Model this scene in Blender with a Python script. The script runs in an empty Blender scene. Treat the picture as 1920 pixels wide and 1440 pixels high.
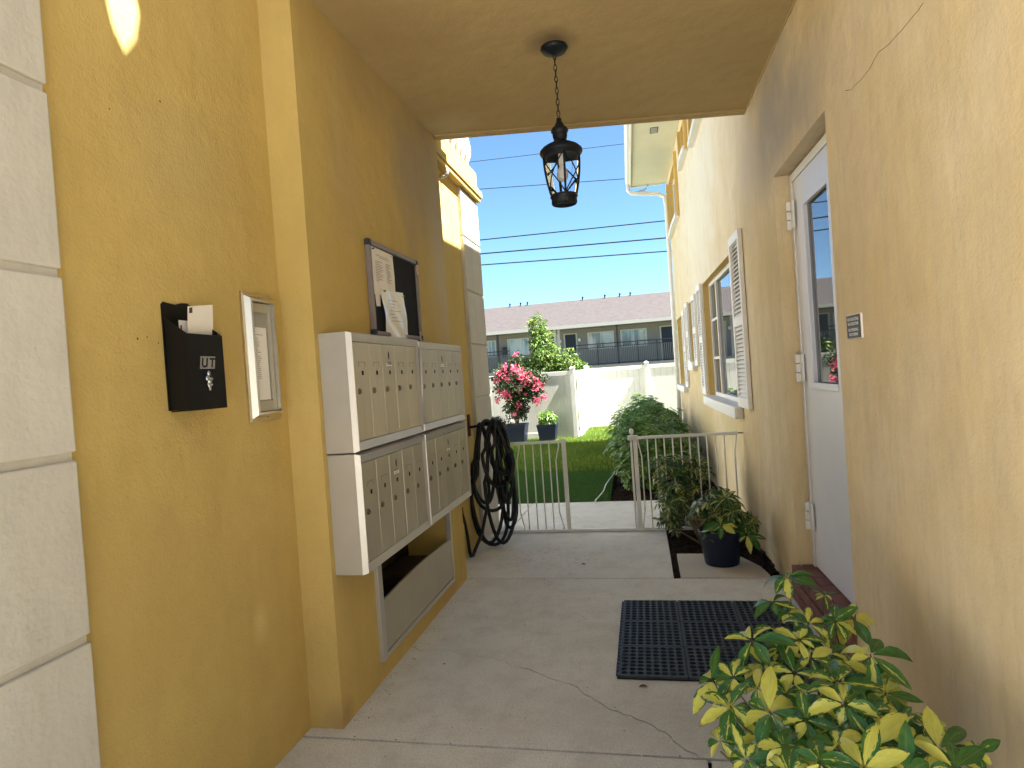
import bpy, bmesh, math, random
import numpy as np
from mathutils import Vector, Matrix, Euler
random.seed(7); rng = np.random.default_rng(7)
S = bpy.context.scene
COL = S.collection
# ------------------------------------------------------------------ camera
cam = bpy.data.objects.new('camera', bpy.data.cameras.new('camera')); COL.objects.link(cam)
cam.data.sensor_width = 36; cam.data.lens = 36 * 1164.56 / 1920
cam.data.clip_start = .05; cam.data.clip_end = 600
def cam_rot(y, p, r):
    B = Matrix(((1, 0, 0), (0, 0, -1), (0, 1, 0)))
    return Matrix.Rotation(y, 3, 'Z') @ Matrix.Rotation(p, 3, 'X') @ B @ Matrix.Rotation(r, 3, 'Z')
CR = cam_rot(.20714509, -.01399752, -.0698416)
cam.matrix_world = Matrix.Translation((0, 0, 1.55)) @ CR.to_4x4()
S.camera = cam
S.cycles.max_bounces = 14; S.cycles.diffuse_bounces = 8
S.render.resolution_x = 1024; S.render.resolution_y = 768
# ------------------------------------------------------------------ light
SUN = Vector((3.08, -.24, 4.76)).normalized()
w = bpy.data.worlds.new('World'); S.world = w; w.use_nodes = True
nt = w.node_tree; bg = nt.nodes['Background']
sky = nt.nodes.new('ShaderNodeTexSky'); sky.sky_type = 'NISHITA'; sky.sun_disc = False
sky.sun_elevation = math.asin(SUN.z); sky.sun_rotation = math.atan2(SUN.x, SUN.y)
sky.air_density = 1.0; sky.dust_density = 3; sky.ozone_density = 3.0; sky.altitude = 4500
tint = nt.nodes.new('ShaderNodeMix'); tint.data_type = 'RGBA'; tint.blend_type = 'MULTIPLY'; tint.inputs[0].default_value = 1; tint.inputs[7].default_value = (.90, 1.05, 1.0, 1)
nt.links.new(sky.outputs[0], tint.inputs[6]); nt.links.new(tint.outputs[2], bg.inputs[0]); bg.inputs[1].default_value = .05
sl = bpy.data.lights.new('sun', 'SUN'); sl.energy = 5.0; sl.angle = math.radians(.5); sl.color = (1, .96, .88)
so = bpy.data.objects.new('sun', sl); COL.objects.link(so); so.rotation_euler = SUN.to_track_quat('Z', 'Y').to_euler()
S.view_settings.view_transform = 'Standard'; S.view_settings.look = 'None'
S.view_settings.gamma = 1; S.view_settings.use_curve_mapping = False
S.view_settings.exposure = 2.86

# ------------------------------------------------------------------ helpers
ORG = {}
def root_of(o):
    while o.parent: o = o.parent
    return o
class MB:
    def __init__(s): s.v = []; s.f = []; s.mi = []; s.a = None; s.cur = 0
    def attr(s): s.a = []; return s
    def quad(s, *p):
        n = len(s.v); s.v += [tuple(q) for q in p]; s.f.append(tuple(range(n, n + len(p)))); s.mi.append(s.cur); return s
    def box(s, x0, x1, y0, y1, z0, z1):
        n = len(s.v)
        s.v += [(x, y, z) for z in (z0, z1) for y in (y0, y1) for x in (x0, x1)]
        for q in ((0, 2, 3, 1), (4, 5, 7, 6), (0, 1, 5, 4), (2, 6, 7, 3), (0, 4, 6, 2), (1, 3, 7, 5)):
            s.f.append(tuple(n + i for i in q)); s.mi.append(s.cur)
        return s
    def prism(s, pts, z0, z1):
        n = len(s.v); k = len(pts)
        s.v += [(p[0], p[1], z0) for p in pts] + [(p[0], p[1], z1) for p in pts]
        s.f.append(tuple(n + i for i in reversed(range(k)))); s.f.append(tuple(n + k + i for i in range(k)))
        for i in range(k): j = (i + 1) % k; s.f.append((n + i, n + j, n + k + j, n + k + i))
        s.mi += [s.cur] * (k + 2); return s
    def extr(s, pts, vec):                      # extrude an arbitrary planar polygon along vec
        n = len(s.v); k = len(pts); vec = Vector(vec)
        s.v += [tuple(p) for p in pts] + [tuple(Vector(p) + vec) for p in pts]
        s.f.append(tuple(n + i for i in reversed(range(k)))); s.f.append(tuple(n + k + i for i in range(k)))
        for i in range(k): j = (i + 1) % k; s.f.append((n + i, n + j, n + k + j, n + k + i))
        s.mi += [s.cur] * (k + 2); return s
    def tube(s, pts, r, n=8, cap=True, closed=False):
        P = [Vector(p) for p in pts]; b = len(s.v); m = len(P)
        R = r if isinstance(r, (list, tuple)) else [r] * m
        up = None
        for i, p in enumerate(P):
            if closed: d = P[(i + 1) % m] - P[i - 1]
            else: d = P[min(i + 1, m - 1)] - P[max(i - 1, 0)]
            if d.length < 1e-9: d = Vector((0, 0, 1))
            d.normalize()
            if up is None: up = Vector((0, 0, 1)) if abs(d.z) < .9 else Vector((1, 0, 0))
            up = (up - d * up.dot(d))
            if up.length < 1e-6: up = d.orthogonal()
            up.normalize(); sd = d.cross(up)
            for k in range(n):
                a = 2 * math.pi * k / n; s.v.append(tuple(p + (up * math.cos(a) + sd * math.sin(a)) * R[i]))
        for i in range(m if closed else m - 1):
            for k in range(n):
                i2 = (i + 1) % m
                s.f.append((b + i * n + k, b + i * n + (k + 1) % n, b + i2 * n + (k + 1) % n, b + i2 * n + k)); s.mi.append(s.cur)
        if cap and not closed:
            s.f.append(tuple(b + k for k in range(n))); s.f.append(tuple(b + (m - 1) * n + k for k in reversed(range(n)))); s.mi += [s.cur] * 2
        return s
    def lathe(s, prof, c, n=24):
        b = len(s.v)
        for r, z in prof:
            for k in range(n):
                a = 2 * math.pi * k / n; s.v.append((c[0] + r * math.cos(a), c[1] + r * math.sin(a), c[2] + z))
        for i in range(len(prof) - 1):
            for k in range(n):
                s.f.append((b + i * n + k, b + i * n + (k + 1) % n, b + (i + 1) * n + (k + 1) % n, b + (i + 1) * n + k)); s.mi.append(s.cur)
        return s
    def mesh(s, name, mats, org=(0, 0, 0), smooth=False, bevel=0, recalc=True):
        me = bpy.data.meshes.new(name)
        o = Vector(org)
        me.from_pydata([(a - o.x, b - o.y, c - o.z) for a, b, c in s.v], [], s.f)
        for m in (mats if isinstance(mats, (list, tuple)) else [mats]): me.materials.append(m)
        if any(s.mi): me.polygons.foreach_set('material_index', s.mi)
        if s.a:
            A = np.array(s.a, dtype=np.float32)
            for k, nm in enumerate(('u', 'v', 'rnd')):
                at = me.attributes.new(nm, 'FLOAT', 'POINT'); at.data.foreach_set('value', np.ascontiguousarray(A[:, k]))
        if recalc or bevel:
            bm = bmesh.new(); bm.from_mesh(me)
            if recalc: bmesh.ops.recalc_face_normals(bm, faces=bm.faces)
            if bevel:
                ed = [e for e in bm.edges if len(e.link_faces) == 2 and e.calc_face_angle(0) > .5]
                bmesh.ops.bevel(bm, geom=ed, offset=bevel, segments=2, affect='EDGES', profile=.5, clamp_overlap=True)
            bm.to_mesh(me); bm.free()
        if smooth: me.polygons.foreach_set('use_smooth', [True] * len(me.polygons))
        me.update(); return me
    def ob(s, name, mats, parent=None, loc=None, **kw):
        if parent is not None:
            org = ORG.get(root_of(parent).name, (0, 0, 0)) if loc is None else (0, 0, 0)
        else: org = (0, 0, 0)
        return put(name, s.mesh(name, mats, org, **kw), parent, loc)
def put(name, me, parent=None, loc=None, rot=None):
    o = bpy.data.objects.new(name, me); COL.objects.link(o)
    if parent is not None:
        o.parent = parent
        if loc is not None: o.location = Vector(loc) - Vector(ORG.get(root_of(parent).name, (0, 0, 0)))
    elif loc is not None: o.location = loc
    if rot is not None: o.rotation_euler = rot
    return o
def tag(o, label=None, cat=None, group=None, kind=None):
    for k, v in (('label', label), ('category', cat), ('group', group), ('kind', kind)):
        if v: o[k] = v
    return o
def thing(name, loc, label, cat, group=None, org=None, rz=0):
    o = bpy.data.objects.new(name, None); COL.objects.link(o); o.location = loc; o.rotation_euler = (0, 0, rz)
    o.empty_display_size = .1
    ORG[o.name] = tuple(org if org is not None else loc)
    return tag(o, label, cat, group)
def holes_wall(mb, axis, face, back, a0, a1, z0, z1, holes):
    """wall slab perpendicular to x ('x') or y ('y'), between face and back, with rectangular holes (a0,a1,z0,z1)"""
    A = sorted({a0, a1, *[h[0] for h in holes], *[h[1] for h in holes]}); Z = sorted({z0, z1, *[h[2] for h in holes], *[h[3] for h in holes]})
    def solid(i, j):
        if i < 0 or j < 0 or i >= len(A) - 1 or j >= len(Z) - 1: return False
        ca = (A[i] + A[i + 1]) / 2; cz = (Z[j] + Z[j + 1]) / 2
        return not any(h[0] < ca < h[1] and h[2] < cz < h[3] for h in holes)
    P = (lambda a, d, z: (d, a, z)) if axis == 'x' else (lambda a, d, z: (a, d, z))
    for i in range(len(A) - 1):
        for j in range(len(Z) - 1):
            if not solid(i, j): continue
            q = (A[i], A[i + 1], Z[j], Z[j + 1])
            for d in (face, back): mb.quad(P(q[0], d, q[2]), P(q[1], d, q[2]), P(q[1], d, q[3]), P(q[0], d, q[3]))
            if not solid(i - 1, j): mb.quad(P(q[0], face, q[2]), P(q[0], back, q[2]), P(q[0], back, q[3]), P(q[0], face, q[3]))
            if not solid(i + 1, j): mb.quad(P(q[1], face, q[2]), P(q[1], back, q[2]), P(q[1], back, q[3]), P(q[1], face, q[3]))
            if not solid(i, j - 1): mb.quad(P(q[0], face, q[2]), P(q[0], back, q[2]), P(q[1], back, q[2]), P(q[1], face, q[2]))
            if not solid(i, j + 1): mb.quad(P(q[0], face, q[3]), P(q[0], back, q[3]), P(q[1], back, q[3]), P(q[1], face, q[3]))
def weld(o):
    bm = bmesh.new(); bm.from_mesh(o.data); bmesh.ops.remove_doubles(bm, verts=bm.verts, dist=.0005)
    bmesh.ops.recalc_face_normals(bm, faces=bm.faces); bm.to_mesh(o.data); bm.free()

# ------------------------------------------------------------------ materials
class G:
    def __init__(s, name, rough=.8, spec=.3, metal=0):
        s.m = bpy.data.materials.new(name); s.m.use_nodes = True; s.t = s.m.node_tree; s.b = s.t.nodes['Principled BSDF']
        s.b.inputs['Roughness'].default_value = rough; s.b.inputs['Metallic'].default_value = metal
        s.b.inputs['Specular IOR Level'].default_value = spec; s.p = None
    def n(s, typ, **kw):
        x = s.t.nodes.new('ShaderNode' + typ)
        for k, v in kw.items(): setattr(x, k, v)
        return x
    def l(s, a, b): s.t.links.new(a, b)
    def inp(s, sock, v):
        if hasattr(v, 'is_linked') or hasattr(v, 'links'): s.l(v, sock)
        else:
            if isinstance(v, tuple) and len(v) == 3 and sock.type == 'RGBA': v = (*v, 1)
            sock.default_value = v
    def pos(s):
        if not s.p: s.p = s.n('NewGeometry').outputs['Position']
        return s.p
    def mapping(s, sc, src=None, loc=(0, 0, 0)):
        m = s.n('Mapping'); s.l(src or s.pos(), m.inputs[0]); m.inputs['Scale'].default_value = sc if isinstance(sc, tuple) else (sc,) * 3
        m.inputs['Location'].default_value = loc; return m.outputs[0]
    def noise(s, sc, det=3, src=None, rough=.55, loc=(0, 0, 0)):
        x = s.n('TexNoise'); s.l(s.mapping(sc, src, loc), x.inputs['Vector']); x.inputs['Scale'].default_value = 1
        x.inputs['Detail'].default_value = det; x.inputs['Roughness'].default_value = rough; return x.outputs['Fac']
    def ramp(s, f, a, b, lo=0, hi=1):
        x = s.n('MapRange'); x.clamp = True; s.inp(x.inputs[0], f)
        for i, v in enumerate((a, b, lo, hi)): s.inp(x.inputs[i + 1], v)
        return x.outputs[0]
    def mix(s, f, a, b, mode='MIX'):
        x = s.n('Mix', data_type='RGBA', blend_type=mode); s.inp(x.inputs[0], f); s.inp(x.inputs[6], a); s.inp(x.inputs[7], b); return x.outputs[2]
    def math(s, op, a, b=0.0):
        x = s.n('Math', operation=op); s.inp(x.inputs[0], a); s.inp(x.inputs[1], b); return x.outputs[0]
    def bump(s, h, strength=.3, dist=.01, prev=None):
        x = s.n('Bump'); x.inputs['Strength'].default_value = strength; x.inputs['Distance'].default_value = dist; s.l(h, x.inputs['Height'])
        if prev: s.l(prev, x.inputs['Normal'])
        s.l(x.outputs[0], s.b.inputs['Normal']); return x.outputs[0]
    def col(s, c): s.inp(s.b.inputs['Base Color'], c); return s
    def blob(s, c, r, soft=.5):                 # a soft world-space patch with a noisy rim
        sub = s.n('VectorMath', operation='SUBTRACT'); s.l(s.pos(), sub.inputs[0]); sub.inputs[1].default_value = c
        dv = s.n('VectorMath', operation='DIVIDE'); s.l(sub.outputs[0], dv.inputs[0]); dv.inputs[1].default_value = r
        ln = s.n('VectorMath', operation='LENGTH'); s.l(dv.outputs[0], ln.inputs[0])
        d = s.math('ADD', ln.outputs['Value'], s.math('MULTIPLY', s.math('SUBTRACT', s.noise(4, 5), .5), .9))
        return s.ramp(d, 1, 1 - soft, 0, 1)
def flat(name, c, rough=.7, spec=.3, metal=0, var=.12, sc=25, bump=0, rnd=0):
    g = G(name, rough, spec, metal); f = g.noise(sc, 4)
    q = g.mix(f, tuple(x * (1 - var) for x in c), tuple(min(1, x * (1 + var)) for x in c))
    if rnd:
        q = g.mix(g.ramp(g.n('ObjectInfo').outputs['Random'], 0, 1, 0, rnd), q, tuple(x * .55 for x in c))
        q = g.mix(g.ramp(g.noise((60, 60, 3), 5), .58, .75, 0, .35), q, tuple(x * .5 for x in c))
    g.col(q)
    if bump: g.bump(g.noise(sc * 6, 3), bump, .004)
    return g.m
def stucco(name, base, pale, grime, stains_and_light=(), pale_amt=.5, streak=.5, bump=.28, fine=95, fs=.10, wav=.5, rnd=0):
    g = G(name, .88, .25)
    a = g.ramp(g.noise((1.1, 1.1, .75), 5), .35, .7, 0, pale_amt)
    c = g.mix(a, base, pale)
    st = g.ramp(g.noise((7, 7, .6), 5), .45, .8, 0, streak); c = g.mix(st, c, grime)
    f2 = g.ramp(g.noise((20, 20, 4.5), 6, rough=.75, loc=(5, 5, 5)), .47, .74, 0, fs); c = g.mix(f2, c, tuple(x * .72 for x in grime))
    sm = g.ramp(g.noise(5, 6, rough=.75), .38, .72, 0, .35); c = g.mix(sm, c, tuple(x * .8 for x in base))
    sp = g.ramp(g.noise(70, 2), .68, .76, 0, .3); c = g.mix(sp, c, tuple(x * .6 for x in grime))
    for ctr, r, cc, k in stains_and_light:
        c = g.mix(g.math('MULTIPLY', g.blob(ctr, r, .8), k), c, cc)
    if rnd: c = g.mix(g.ramp(g.n('ObjectInfo').outputs['Random'], 0, 1, 0, rnd), c, tuple(x * .7 for x in grime))
    g.col(c)
    h = g.math('ADD', g.noise(fine, 3), g.math('MULTIPLY', g.noise(22, 4), 1.4))
    h = g.math('ADD', h, g.math('MULTIPLY', g.ramp(g.noise(12, 1, loc=(3, 1, 7)), .70, .78, 0, -1), .5))
    p = g.bump(h, bump, .008); g.bump(g.noise(2.2, 2), wav, .05, p)
    return g.m
M = {}
Y = (.51, .375, .122)
M['yellow'] = stucco('yellow_stucco', Y, (.60, .445, .17), (.44, .31, .10),
    stains_and_light=[((-1.43, 4.4, 3.0), (.5, .9, .75), (.32, .27, .19), .75), ((-1.43, 3.4, 3.3), (.4, .9, .35), (.36, .28, .16), .5),
            ((-1.43, 4.5, 2.3), (.3, .35, .8), (.47, .42, .32), .6), ((-1.43, 2.6, .03), (.12, .1, .12), (.30, .20, .11), .55),
            ((-1.59, 2.25, .62), (.1, .06, .1), (.72, .56, .25), .5),
            ((-1.59, 1.6, .9), (.3, .5, .5), (.40, .29, .10), .35), ((-1.59, 2.0, 2.4), (.3, .45, .3), (.44, .35, .18), .3), ((-1.43, 3.0, 2.7), (.3, .25, .5), (.42, .33, .18), .4), ((-1.43, 3.9, 2.9), (.3, .3, .5), (.36, .30, .20), .5), ((-1.43, 4.1, .05), (.1, .5, .1), (.42, .27, .13), .5)], pale_amt=.6, streak=.35)
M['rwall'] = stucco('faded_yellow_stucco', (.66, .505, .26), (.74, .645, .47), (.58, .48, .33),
    stains_and_light=[((.8, 8.3, 3.6), (.8, 3.6, 2.1), (.80, .77, .68), .6), ((.88, 4.3, 3.05), (.5, .9, .5), (.33, .31, .29), .85), ((.9, 3.6, 2.9), (.5, .7, .35), (.36, .33, .30), .6), ((.88, 5.0, 3.0), (.5, .5, .8), (.50, .45, .40), .5),  # first entry: whitish bounce light painted on the far upper wall
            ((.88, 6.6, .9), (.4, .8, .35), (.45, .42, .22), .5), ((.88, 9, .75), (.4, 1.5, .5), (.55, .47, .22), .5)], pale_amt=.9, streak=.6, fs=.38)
M['reveal'] = stucco('yellow_reveal', (.66, .43, .13), (.66, .48, .2), (.5, .38, .2), streak=.3)
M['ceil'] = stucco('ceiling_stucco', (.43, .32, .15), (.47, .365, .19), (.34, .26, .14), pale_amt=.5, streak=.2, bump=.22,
    stains_and_light=[((-.37, 3.50, 3.4), (.17, .17, .2), (.14, .10, .07), .75), ((-1.2, 3.0, 3.4), (.5, .6, .3), (.34, .24, .11), .5), ((-1.25, 4.4, 3.4), (.25, .3, .3), (.52, .44, .27), .5), ((.6, 3.4, 3.4), (.5, .8, .3), (.36, .27, .14), .4)])
M['bounce_stucco'] = stucco('white_stucco', (.74, .72, .66), (.80, .78, .72), (.62, .57, .47))
M['quoin'] = stucco('white_quoin_stucco', (.56, .535, .47), (.62, .60, .53), (.44, .41, .34), pale_amt=.6, streak=.55, bump=.24, fine=60, fs=.2, rnd=.22)
M['white'] = flat('white_paint', (.74, .73, .70), .45, .4, var=.05)
M['whiteshut'] = flat('white_shutter_paint', (.78, .76, .73), .5, .35, var=.04)
M['door'] = flat('pale_grey_door_paint', (.66, .68, .76), .35, .45, var=.04, sc=6, bump=.04)
M['soffit'] = flat('cream_soffit', (.70, .68, .55), .8, .2, var=.08, sc=3)
M['vinyl'] = stucco('white_vinyl', (.74, .73, .69), (.76, .75, .71), (.60, .58, .50), pale_amt=.4, streak=.25, bump=.03, fs=.12, wav=.02)
M['dark'] = flat('dark_void', (.02, .016, .012), .9, .1)
M['black'] = flat('black_metal', (.005, .005, .005), .42, .22, var=.2)
M['iron'] = flat('blackened_iron', (.006, .009, .016), .5, .3, var=.3)
M['silver'] = flat('brushed_aluminium', (.62, .60, .56), .28, .5, 1.0, var=.1, sc=14)
M['beige'] = flat('beige_enamel', (.50, .455, .34), .38, .45, 0.3, var=.13, sc=4, rnd=.25)
M['beigegrey'] = flat('grey_beige_enamel', (.44, .415, .335), .38, .45, 0.3, var=.14, sc=4, rnd=.25)
M['alu'] = flat('grey_aluminium_trim', (.52, .51, .49), .4, .5, .55, var=.08, sc=9)
M['lock'] = flat('worn_lock', (.22, .2, .17), .3, .5, 1, var=.3, sc=90)
M['paper'] = flat('paper', (.80, .76, .70), .8, .2, var=.04)
M['ink'] = flat('faded_ink', (.22, .2, .18), .8, .2)
M['felt'] = flat('dark_felt', (.025, .026, .03), .9, .1, var=.25, sc=9)
M['boardframe'] = flat('taupe_plastic', (.20, .17, .165), .5, .35)
M['sleeve'] = flat('plastic_sleeve', (.74, .72, .64), .22, .6, var=.07, sc=14)
M['navy'] = flat('navy_plastic', (.004, .009, .036), .42, .45, var=.25, sc=7)
M['rubber'] = flat('hose_rubber', (.006, .006, .008), .38, .35, var=.3)
M['matrub'] = flat('mat_rubber', (.034, .042, .052), .6, .35, var=.25, sc=9)
M['brass'] = flat('old_brass', (.35, .2, .08), .5, .5, .8)
M['twig'] = flat('woody_stem', (.16, .12, .075), .85, .2, var=.3)
M['trunk'] = flat('tree_bark', (.12, .09, .06), .9, .2, var=.3)
M['wire'] = flat('wire_insulation', (.02, .03, .035), .6, .2)
M['redglass'] = flat('red_pin', (.3, .02, .02), .3); M['greenpin'] = flat('green_pin', (.01, .09, .03), .3)
M['mulch'] = flat('dark_mulch', (.022, .014, .010), .95, .1, var=.6, sc=30, bump=.5)
M['chips'] = flat('mulch_chips', (.035, .022, .015), .9, .15, var=.7, sc=20)
g = G('concrete', .85, .25)
c = g.mix(g.ramp(g.noise(1.6, 6, rough=.65), .3, .7), (.64, .63, .575), (.74, .73, .68))
c = g.mix(g.ramp(g.noise(5, 7, rough=.75, loc=(4, 2, 0)), .46, .72, 0, .55), c, (.43, .405, .355))
c = g.mix(g.ramp(g.noise(11, 6, rough=.8, loc=(14, 2, 0)), .55, .72, 0, .45), c, (.50, .43, .36))
c = g.mix(g.ramp(g.noise(120, 3), .42, .68, 0, .5), c, (.38, .36, .325))
c = g.mix(g.ramp(g.noise(48, 2, loc=(9, 3, 0)), .70, .75, 0, .7), c, (.15, .12, .1))
c = g.mix(g.ramp(g.noise(33, 1, loc=(1, 8, 0)), .77, .80, 0, .7), c, (.68, .63, .56))
c = g.mix(g.math('MULTIPLY', g.blob((.3, 2.75, 0), (1.0, .6, 1), .9), .35), c, (.24, .225, .21))
wet = g.math('MULTIPLY', g.blob((-.8, 5.2, 0), (.75, .55, 1), .8), g.ramp(g.noise((26, 20, 1), 5, rough=.7), .52, .66))
c = g.mix(g.math('MULTIPLY', wet, .45), c, (.22, .19, .165)); g.col(c)
g.bump(g.math('ADD', g.noise(140, 2), g.math('MULTIPLY', g.noise(18, 5), 1.5)), .35, .006); M['conc'] = g.m
g = G('pale_paver', .85, .25); c = g.mix(g.noise(5, 5), (.47, .43, .36), (.58, .54, .47))
g.col(g.mix(g.ramp(g.noise(150, 2), .4, .8, 0, .35), c, (.3, .27, .23))); g.bump(g.noise(120, 3), .3, .005); M['paver'] = g.m
g = G('red_brick', .7, .3); g.col(g.mix(g.noise(30, 4), (.13, .05, .04), (.22, .095, .08))); g.bump(g.noise(90, 4), .35, .005); M['brick'] = g.m
M['mortar'] = flat('mortar', (.2, .15, .13), .9, .1, bump=.3)
# glass that mirrors the yard (dark rooms behind)
def windowglass(name, base, ior=1.9, rough=.015):
    g = G(name, rough, .5); g.b.inputs['IOR'].default_value = ior; g.col(base)
    g.bump(g.noise(1.2, 2), .02, .05); return g.m
M['glass'] = windowglass('window_glass', (.035, .04, .045), 2.3)
g = G('far_window_glass', .06, .5); g.b.inputs['IOR'].default_value = 1.6; g.col(g.mix(g.ramp(g.noise((2.2, 1, .25), 4), .44, .56), (.16, .20, .21), (.42, .46, .45))); M['farglass'] = g.m
g = G('clear_glass', .02, .5); g.b.inputs['Transmission Weight'].default_value = 1; g.b.inputs['IOR'].default_value = 1.1; g.col((.95, .97, 1)); M['clear'] = g.m
M['bulb'] = flat('frosted_bulb', (.75, .75, .75), .3, .4)
g = G('shingle', .9, .15)
br = g.n('TexBrick'); g.l(g.mapping((1.1, 1.1, 1.1)), br.inputs['Vector']); br.inputs['Scale'].default_value = 2.0
g.inp(br.inputs['Color1'], (.044, .039, .039)); g.inp(br.inputs['Color2'], (.064, .058, .058)); g.inp(br.inputs['Mortar'], (.06, .048, .046)); br.inputs['Mortar Size'].default_value = .03
c = g.mix(g.ramp(g.noise(3, 8, rough=.95), .40, .60, 0, .8), br.outputs['Color'], (.08, .072, .072)); g.col(c); g.bump(br.outputs['Fac'], .4, .02); M['shingle'] = g.m
M['grey'] = flat('grey_render', (.24, .225, .215), .85, .2, var=.08, sc=2)
M['charcoal'] = flat('charcoal_paint', (.035, .038, .045), .6, .3)
M['midgrey'] = flat('grey_picket', (.12, .12, .125), .7, .2)
M['doorblue'] = flat('dark_door', (.02, .03, .05), .5, .3)
def leafmat(name, green, yellow, lo=-.3, hi=1.5, trans=.25, rough=.35, obj=False):
    g = G(name, rough, .45)
    at = lambda k: g.n('Attribute', attribute_name=k).outputs['Fac']
    u, v, r = at('u'), at('v'), at('rnd')
    if obj: r = g.math('FRACT', g.math('ADD', r, g.n('ObjectInfo').outputs['Random']))
    cx = g.n('CombineXYZ'); g.l(g.math('MULTIPLY', u, 3.0), cx.inputs[0]); g.l(g.math('MULTIPLY', v, 2.2), cx.inputs[1]); g.l(g.math('MULTIPLY', r, 40.0), cx.inputs[2])
    nz = g.n('TexNoise'); g.l(cx.outputs[0], nz.inputs['Vector']); nz.inputs['Scale'].default_value = 1.6; nz.inputs['Detail'].default_value = 4
    d = g.math('ADD', g.math('ABSOLUTE', v), g.math('MULTIPLY', g.math('SUBTRACT', nz.outputs['Fac'], .5), 1.9))
    wdt = g.ramp(r, 0, 1, lo, hi)
    k = g.ramp(g.math('SUBTRACT', wdt, d), -.03, .05)
    gr = g.mix(g.ramp(nz.outputs['Fac'], .3, .7), tuple(x * .7 for x in green), tuple(x * 1.35 for x in green))
    ye = g.mix(g.ramp(nz.outputs['Fac'], .35, .65), tuple(x * .85 for x in yellow), yellow)
    c = g.mix(k, gr, ye)
    c = g.mix(g.ramp(g.math('ABSOLUTE', v), .08, .0, 0, .35), c, (.35, .42, .12))
    brn = g.math('MULTIPLY', g.ramp(u, .86, .98), g.ramp(g.math('FRACT', g.math('MULTIPLY', r, 7.3)), .72, .76)); c = g.mix(brn, c, (.16, .085, .03))
    g.col(c); g.bump(g.noise(55, 3), .18, .004)
    tr = g.n('BsdfTranslucent'); g.l(c, tr.inputs[0]); mx = g.n('MixShader'); mx.inputs[0].default_value = trans
    g.l(g.b.outputs[0], mx.inputs[1]); g.l(tr.outputs[0], mx.inputs[2]); g.l(mx.outputs[0], g.t.nodes['Material Output'].inputs[0])
    return g.m
M['vleaf'] = leafmat('variegated_leaf', (.040, .13, .024), (.60, .60, .11), lo=-.55, hi=1.35, trans=.2, rough=.28, obj=True)
M['vleaf2'] = leafmat('variegated_leaf_small', (.032, .09, .018), (.48, .48, .14), lo=-1.0, hi=1.0, trans=.2)
M['bleaf'] = leafmat('green_schefflera_leaf', (.075, .165, .022), (.28, .38, .07), lo=-1.1, hi=.8, trans=.3)
M['tleaf'] = leafmat('yellow_green_leaf', (.07, .15, .025), (.33, .40, .09), lo=-.5, hi=.9, trans=.35, rough=.5)
M['dleaf'] = leafmat('dark_bougainvillea_leaf', (.022, .05, .014), (.24, .28, .12), lo=-1.2, hi=.5, trans=.25, rough=.5)
M['pink'] = leafmat('pink_bract', (.55, .05, .15), (.80, .26, .32), lo=-.4, hi=1.2, trans=.3, rough=.7)
M['grass'] = leafmat('lawn_blade', (.10, .19, .02), (.32, .37, .05), lo=-.6, hi=.9, trans=.35, rough=.7)
M['turf'] = leafmat('turf_blade', (.065, .165, .035), (.10, .22, .05), lo=-.6, hi=.6, trans=.2, rough=.8)
M['soil'] = flat('soil', (.05, .075, .02), .95, .1, var=.4, sc=8)
M['earth'] = flat('earth', (.16, .16, .10), .95, .1, var=.3, sc=3)
M['deadleaf'] = flat('dead_leaf', (.09, .06, .04), .8, .2)

# ------------------------------------------------------------------ ground
def struct(name, mb, mat, **kw): return tag(mb.ob(name, mat, **kw), kind='structure')
mb = MB(); mb.box(-150, 150, -60, 200, -.3, -.10); struct('ground', mb, M['earth'])
mb = MB(); mb.box(-30, 30, -30, .74, -.098, -.02); struct('pavement', mb, M['paver'])
slabs = tag(bpy.data.objects.new('path', None), kind='structure'); COL.objects.link(slabs); ORG['path'] = (0, 0, 0)
def slab(pts, mat='conc', z=0.0, b=.004):
    m = MB(); m.prism(pts, -.09, z); return m.ob('slab', M[mat], slabs, bevel=b)
crack = [(-1.43, 3.42), (-1.35, 3.36), (-1.2, 3.38), (-1.05, 3.31), (-.89, 3.30), (-.78, 3.21), (-.66, 3.16), (-.53, 3.07), (-.44, 3.03), (-.34, 2.91), (-.23, 2.82), (-.12, 2.75), (0.0, 2.65), (.06, 2.56), (.12, 2.497)]
ck = []
for a, b in zip(crack, crack[1:]):
    for t in (0, .25, .5, .75):
        ck.append((a[0] + (b[0] - a[0]) * t + random.uniform(-.008, .008), a[1] + (b[1] - a[1]) * t + random.uniform(-.010, .010)))
ck.append((.12, 2.497)); ck[0] = (-1.43, 3.42)
up = [(x, y + (.0022 if i < 22 else .0046) + random.uniform(0, .0025)) for i, (x, y) in enumerate(ck)]; dn = [(x, y - (.0012 if i < 22 else .0034) - random.uniform(0, .0015)) for i, (x, y) in enumerate(ck)]
dn[-1] = (.117, 2.497)
slab(up + [(.9, 2.497), (.9, 4.600), (-1.43, 4.600)], b=0)
slab(list(reversed(dn)) + [(-1.43, 2.562), (-1.60, 2.562), (-1.60, 2.497)], b=0)
slab([(-1.62, .75), (.135, .75), (.150, 2.486), (-1.62, 2.486)], b=.003)
slab([(.16, 2.32), (.95, 2.32), (.95, 2.485), (.165, 2.485)], b=.003)
slab([(-1.62, 4.612), (.128, 4.612), (.128, 5.2), (.115, 7.30), (-1.38, 7.30), (-1.39, 6.0), (-1.62, 5.6)], b=.003)
slab([(-3.6, 5.0), (-1.628, 5.0), (-1.628, 5.61), (-1.398, 6.01), (-1.388, 7.30), (-3.6, 7.30)], b=.003)
slab([(.18, 4.612), (.80, 4.612), (.79, 4.72), (.77, 4.86), (.72, 4.98), (.66, 5.12), (.60, 5.19), (.18, 5.20)], 'paver', .004)
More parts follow.
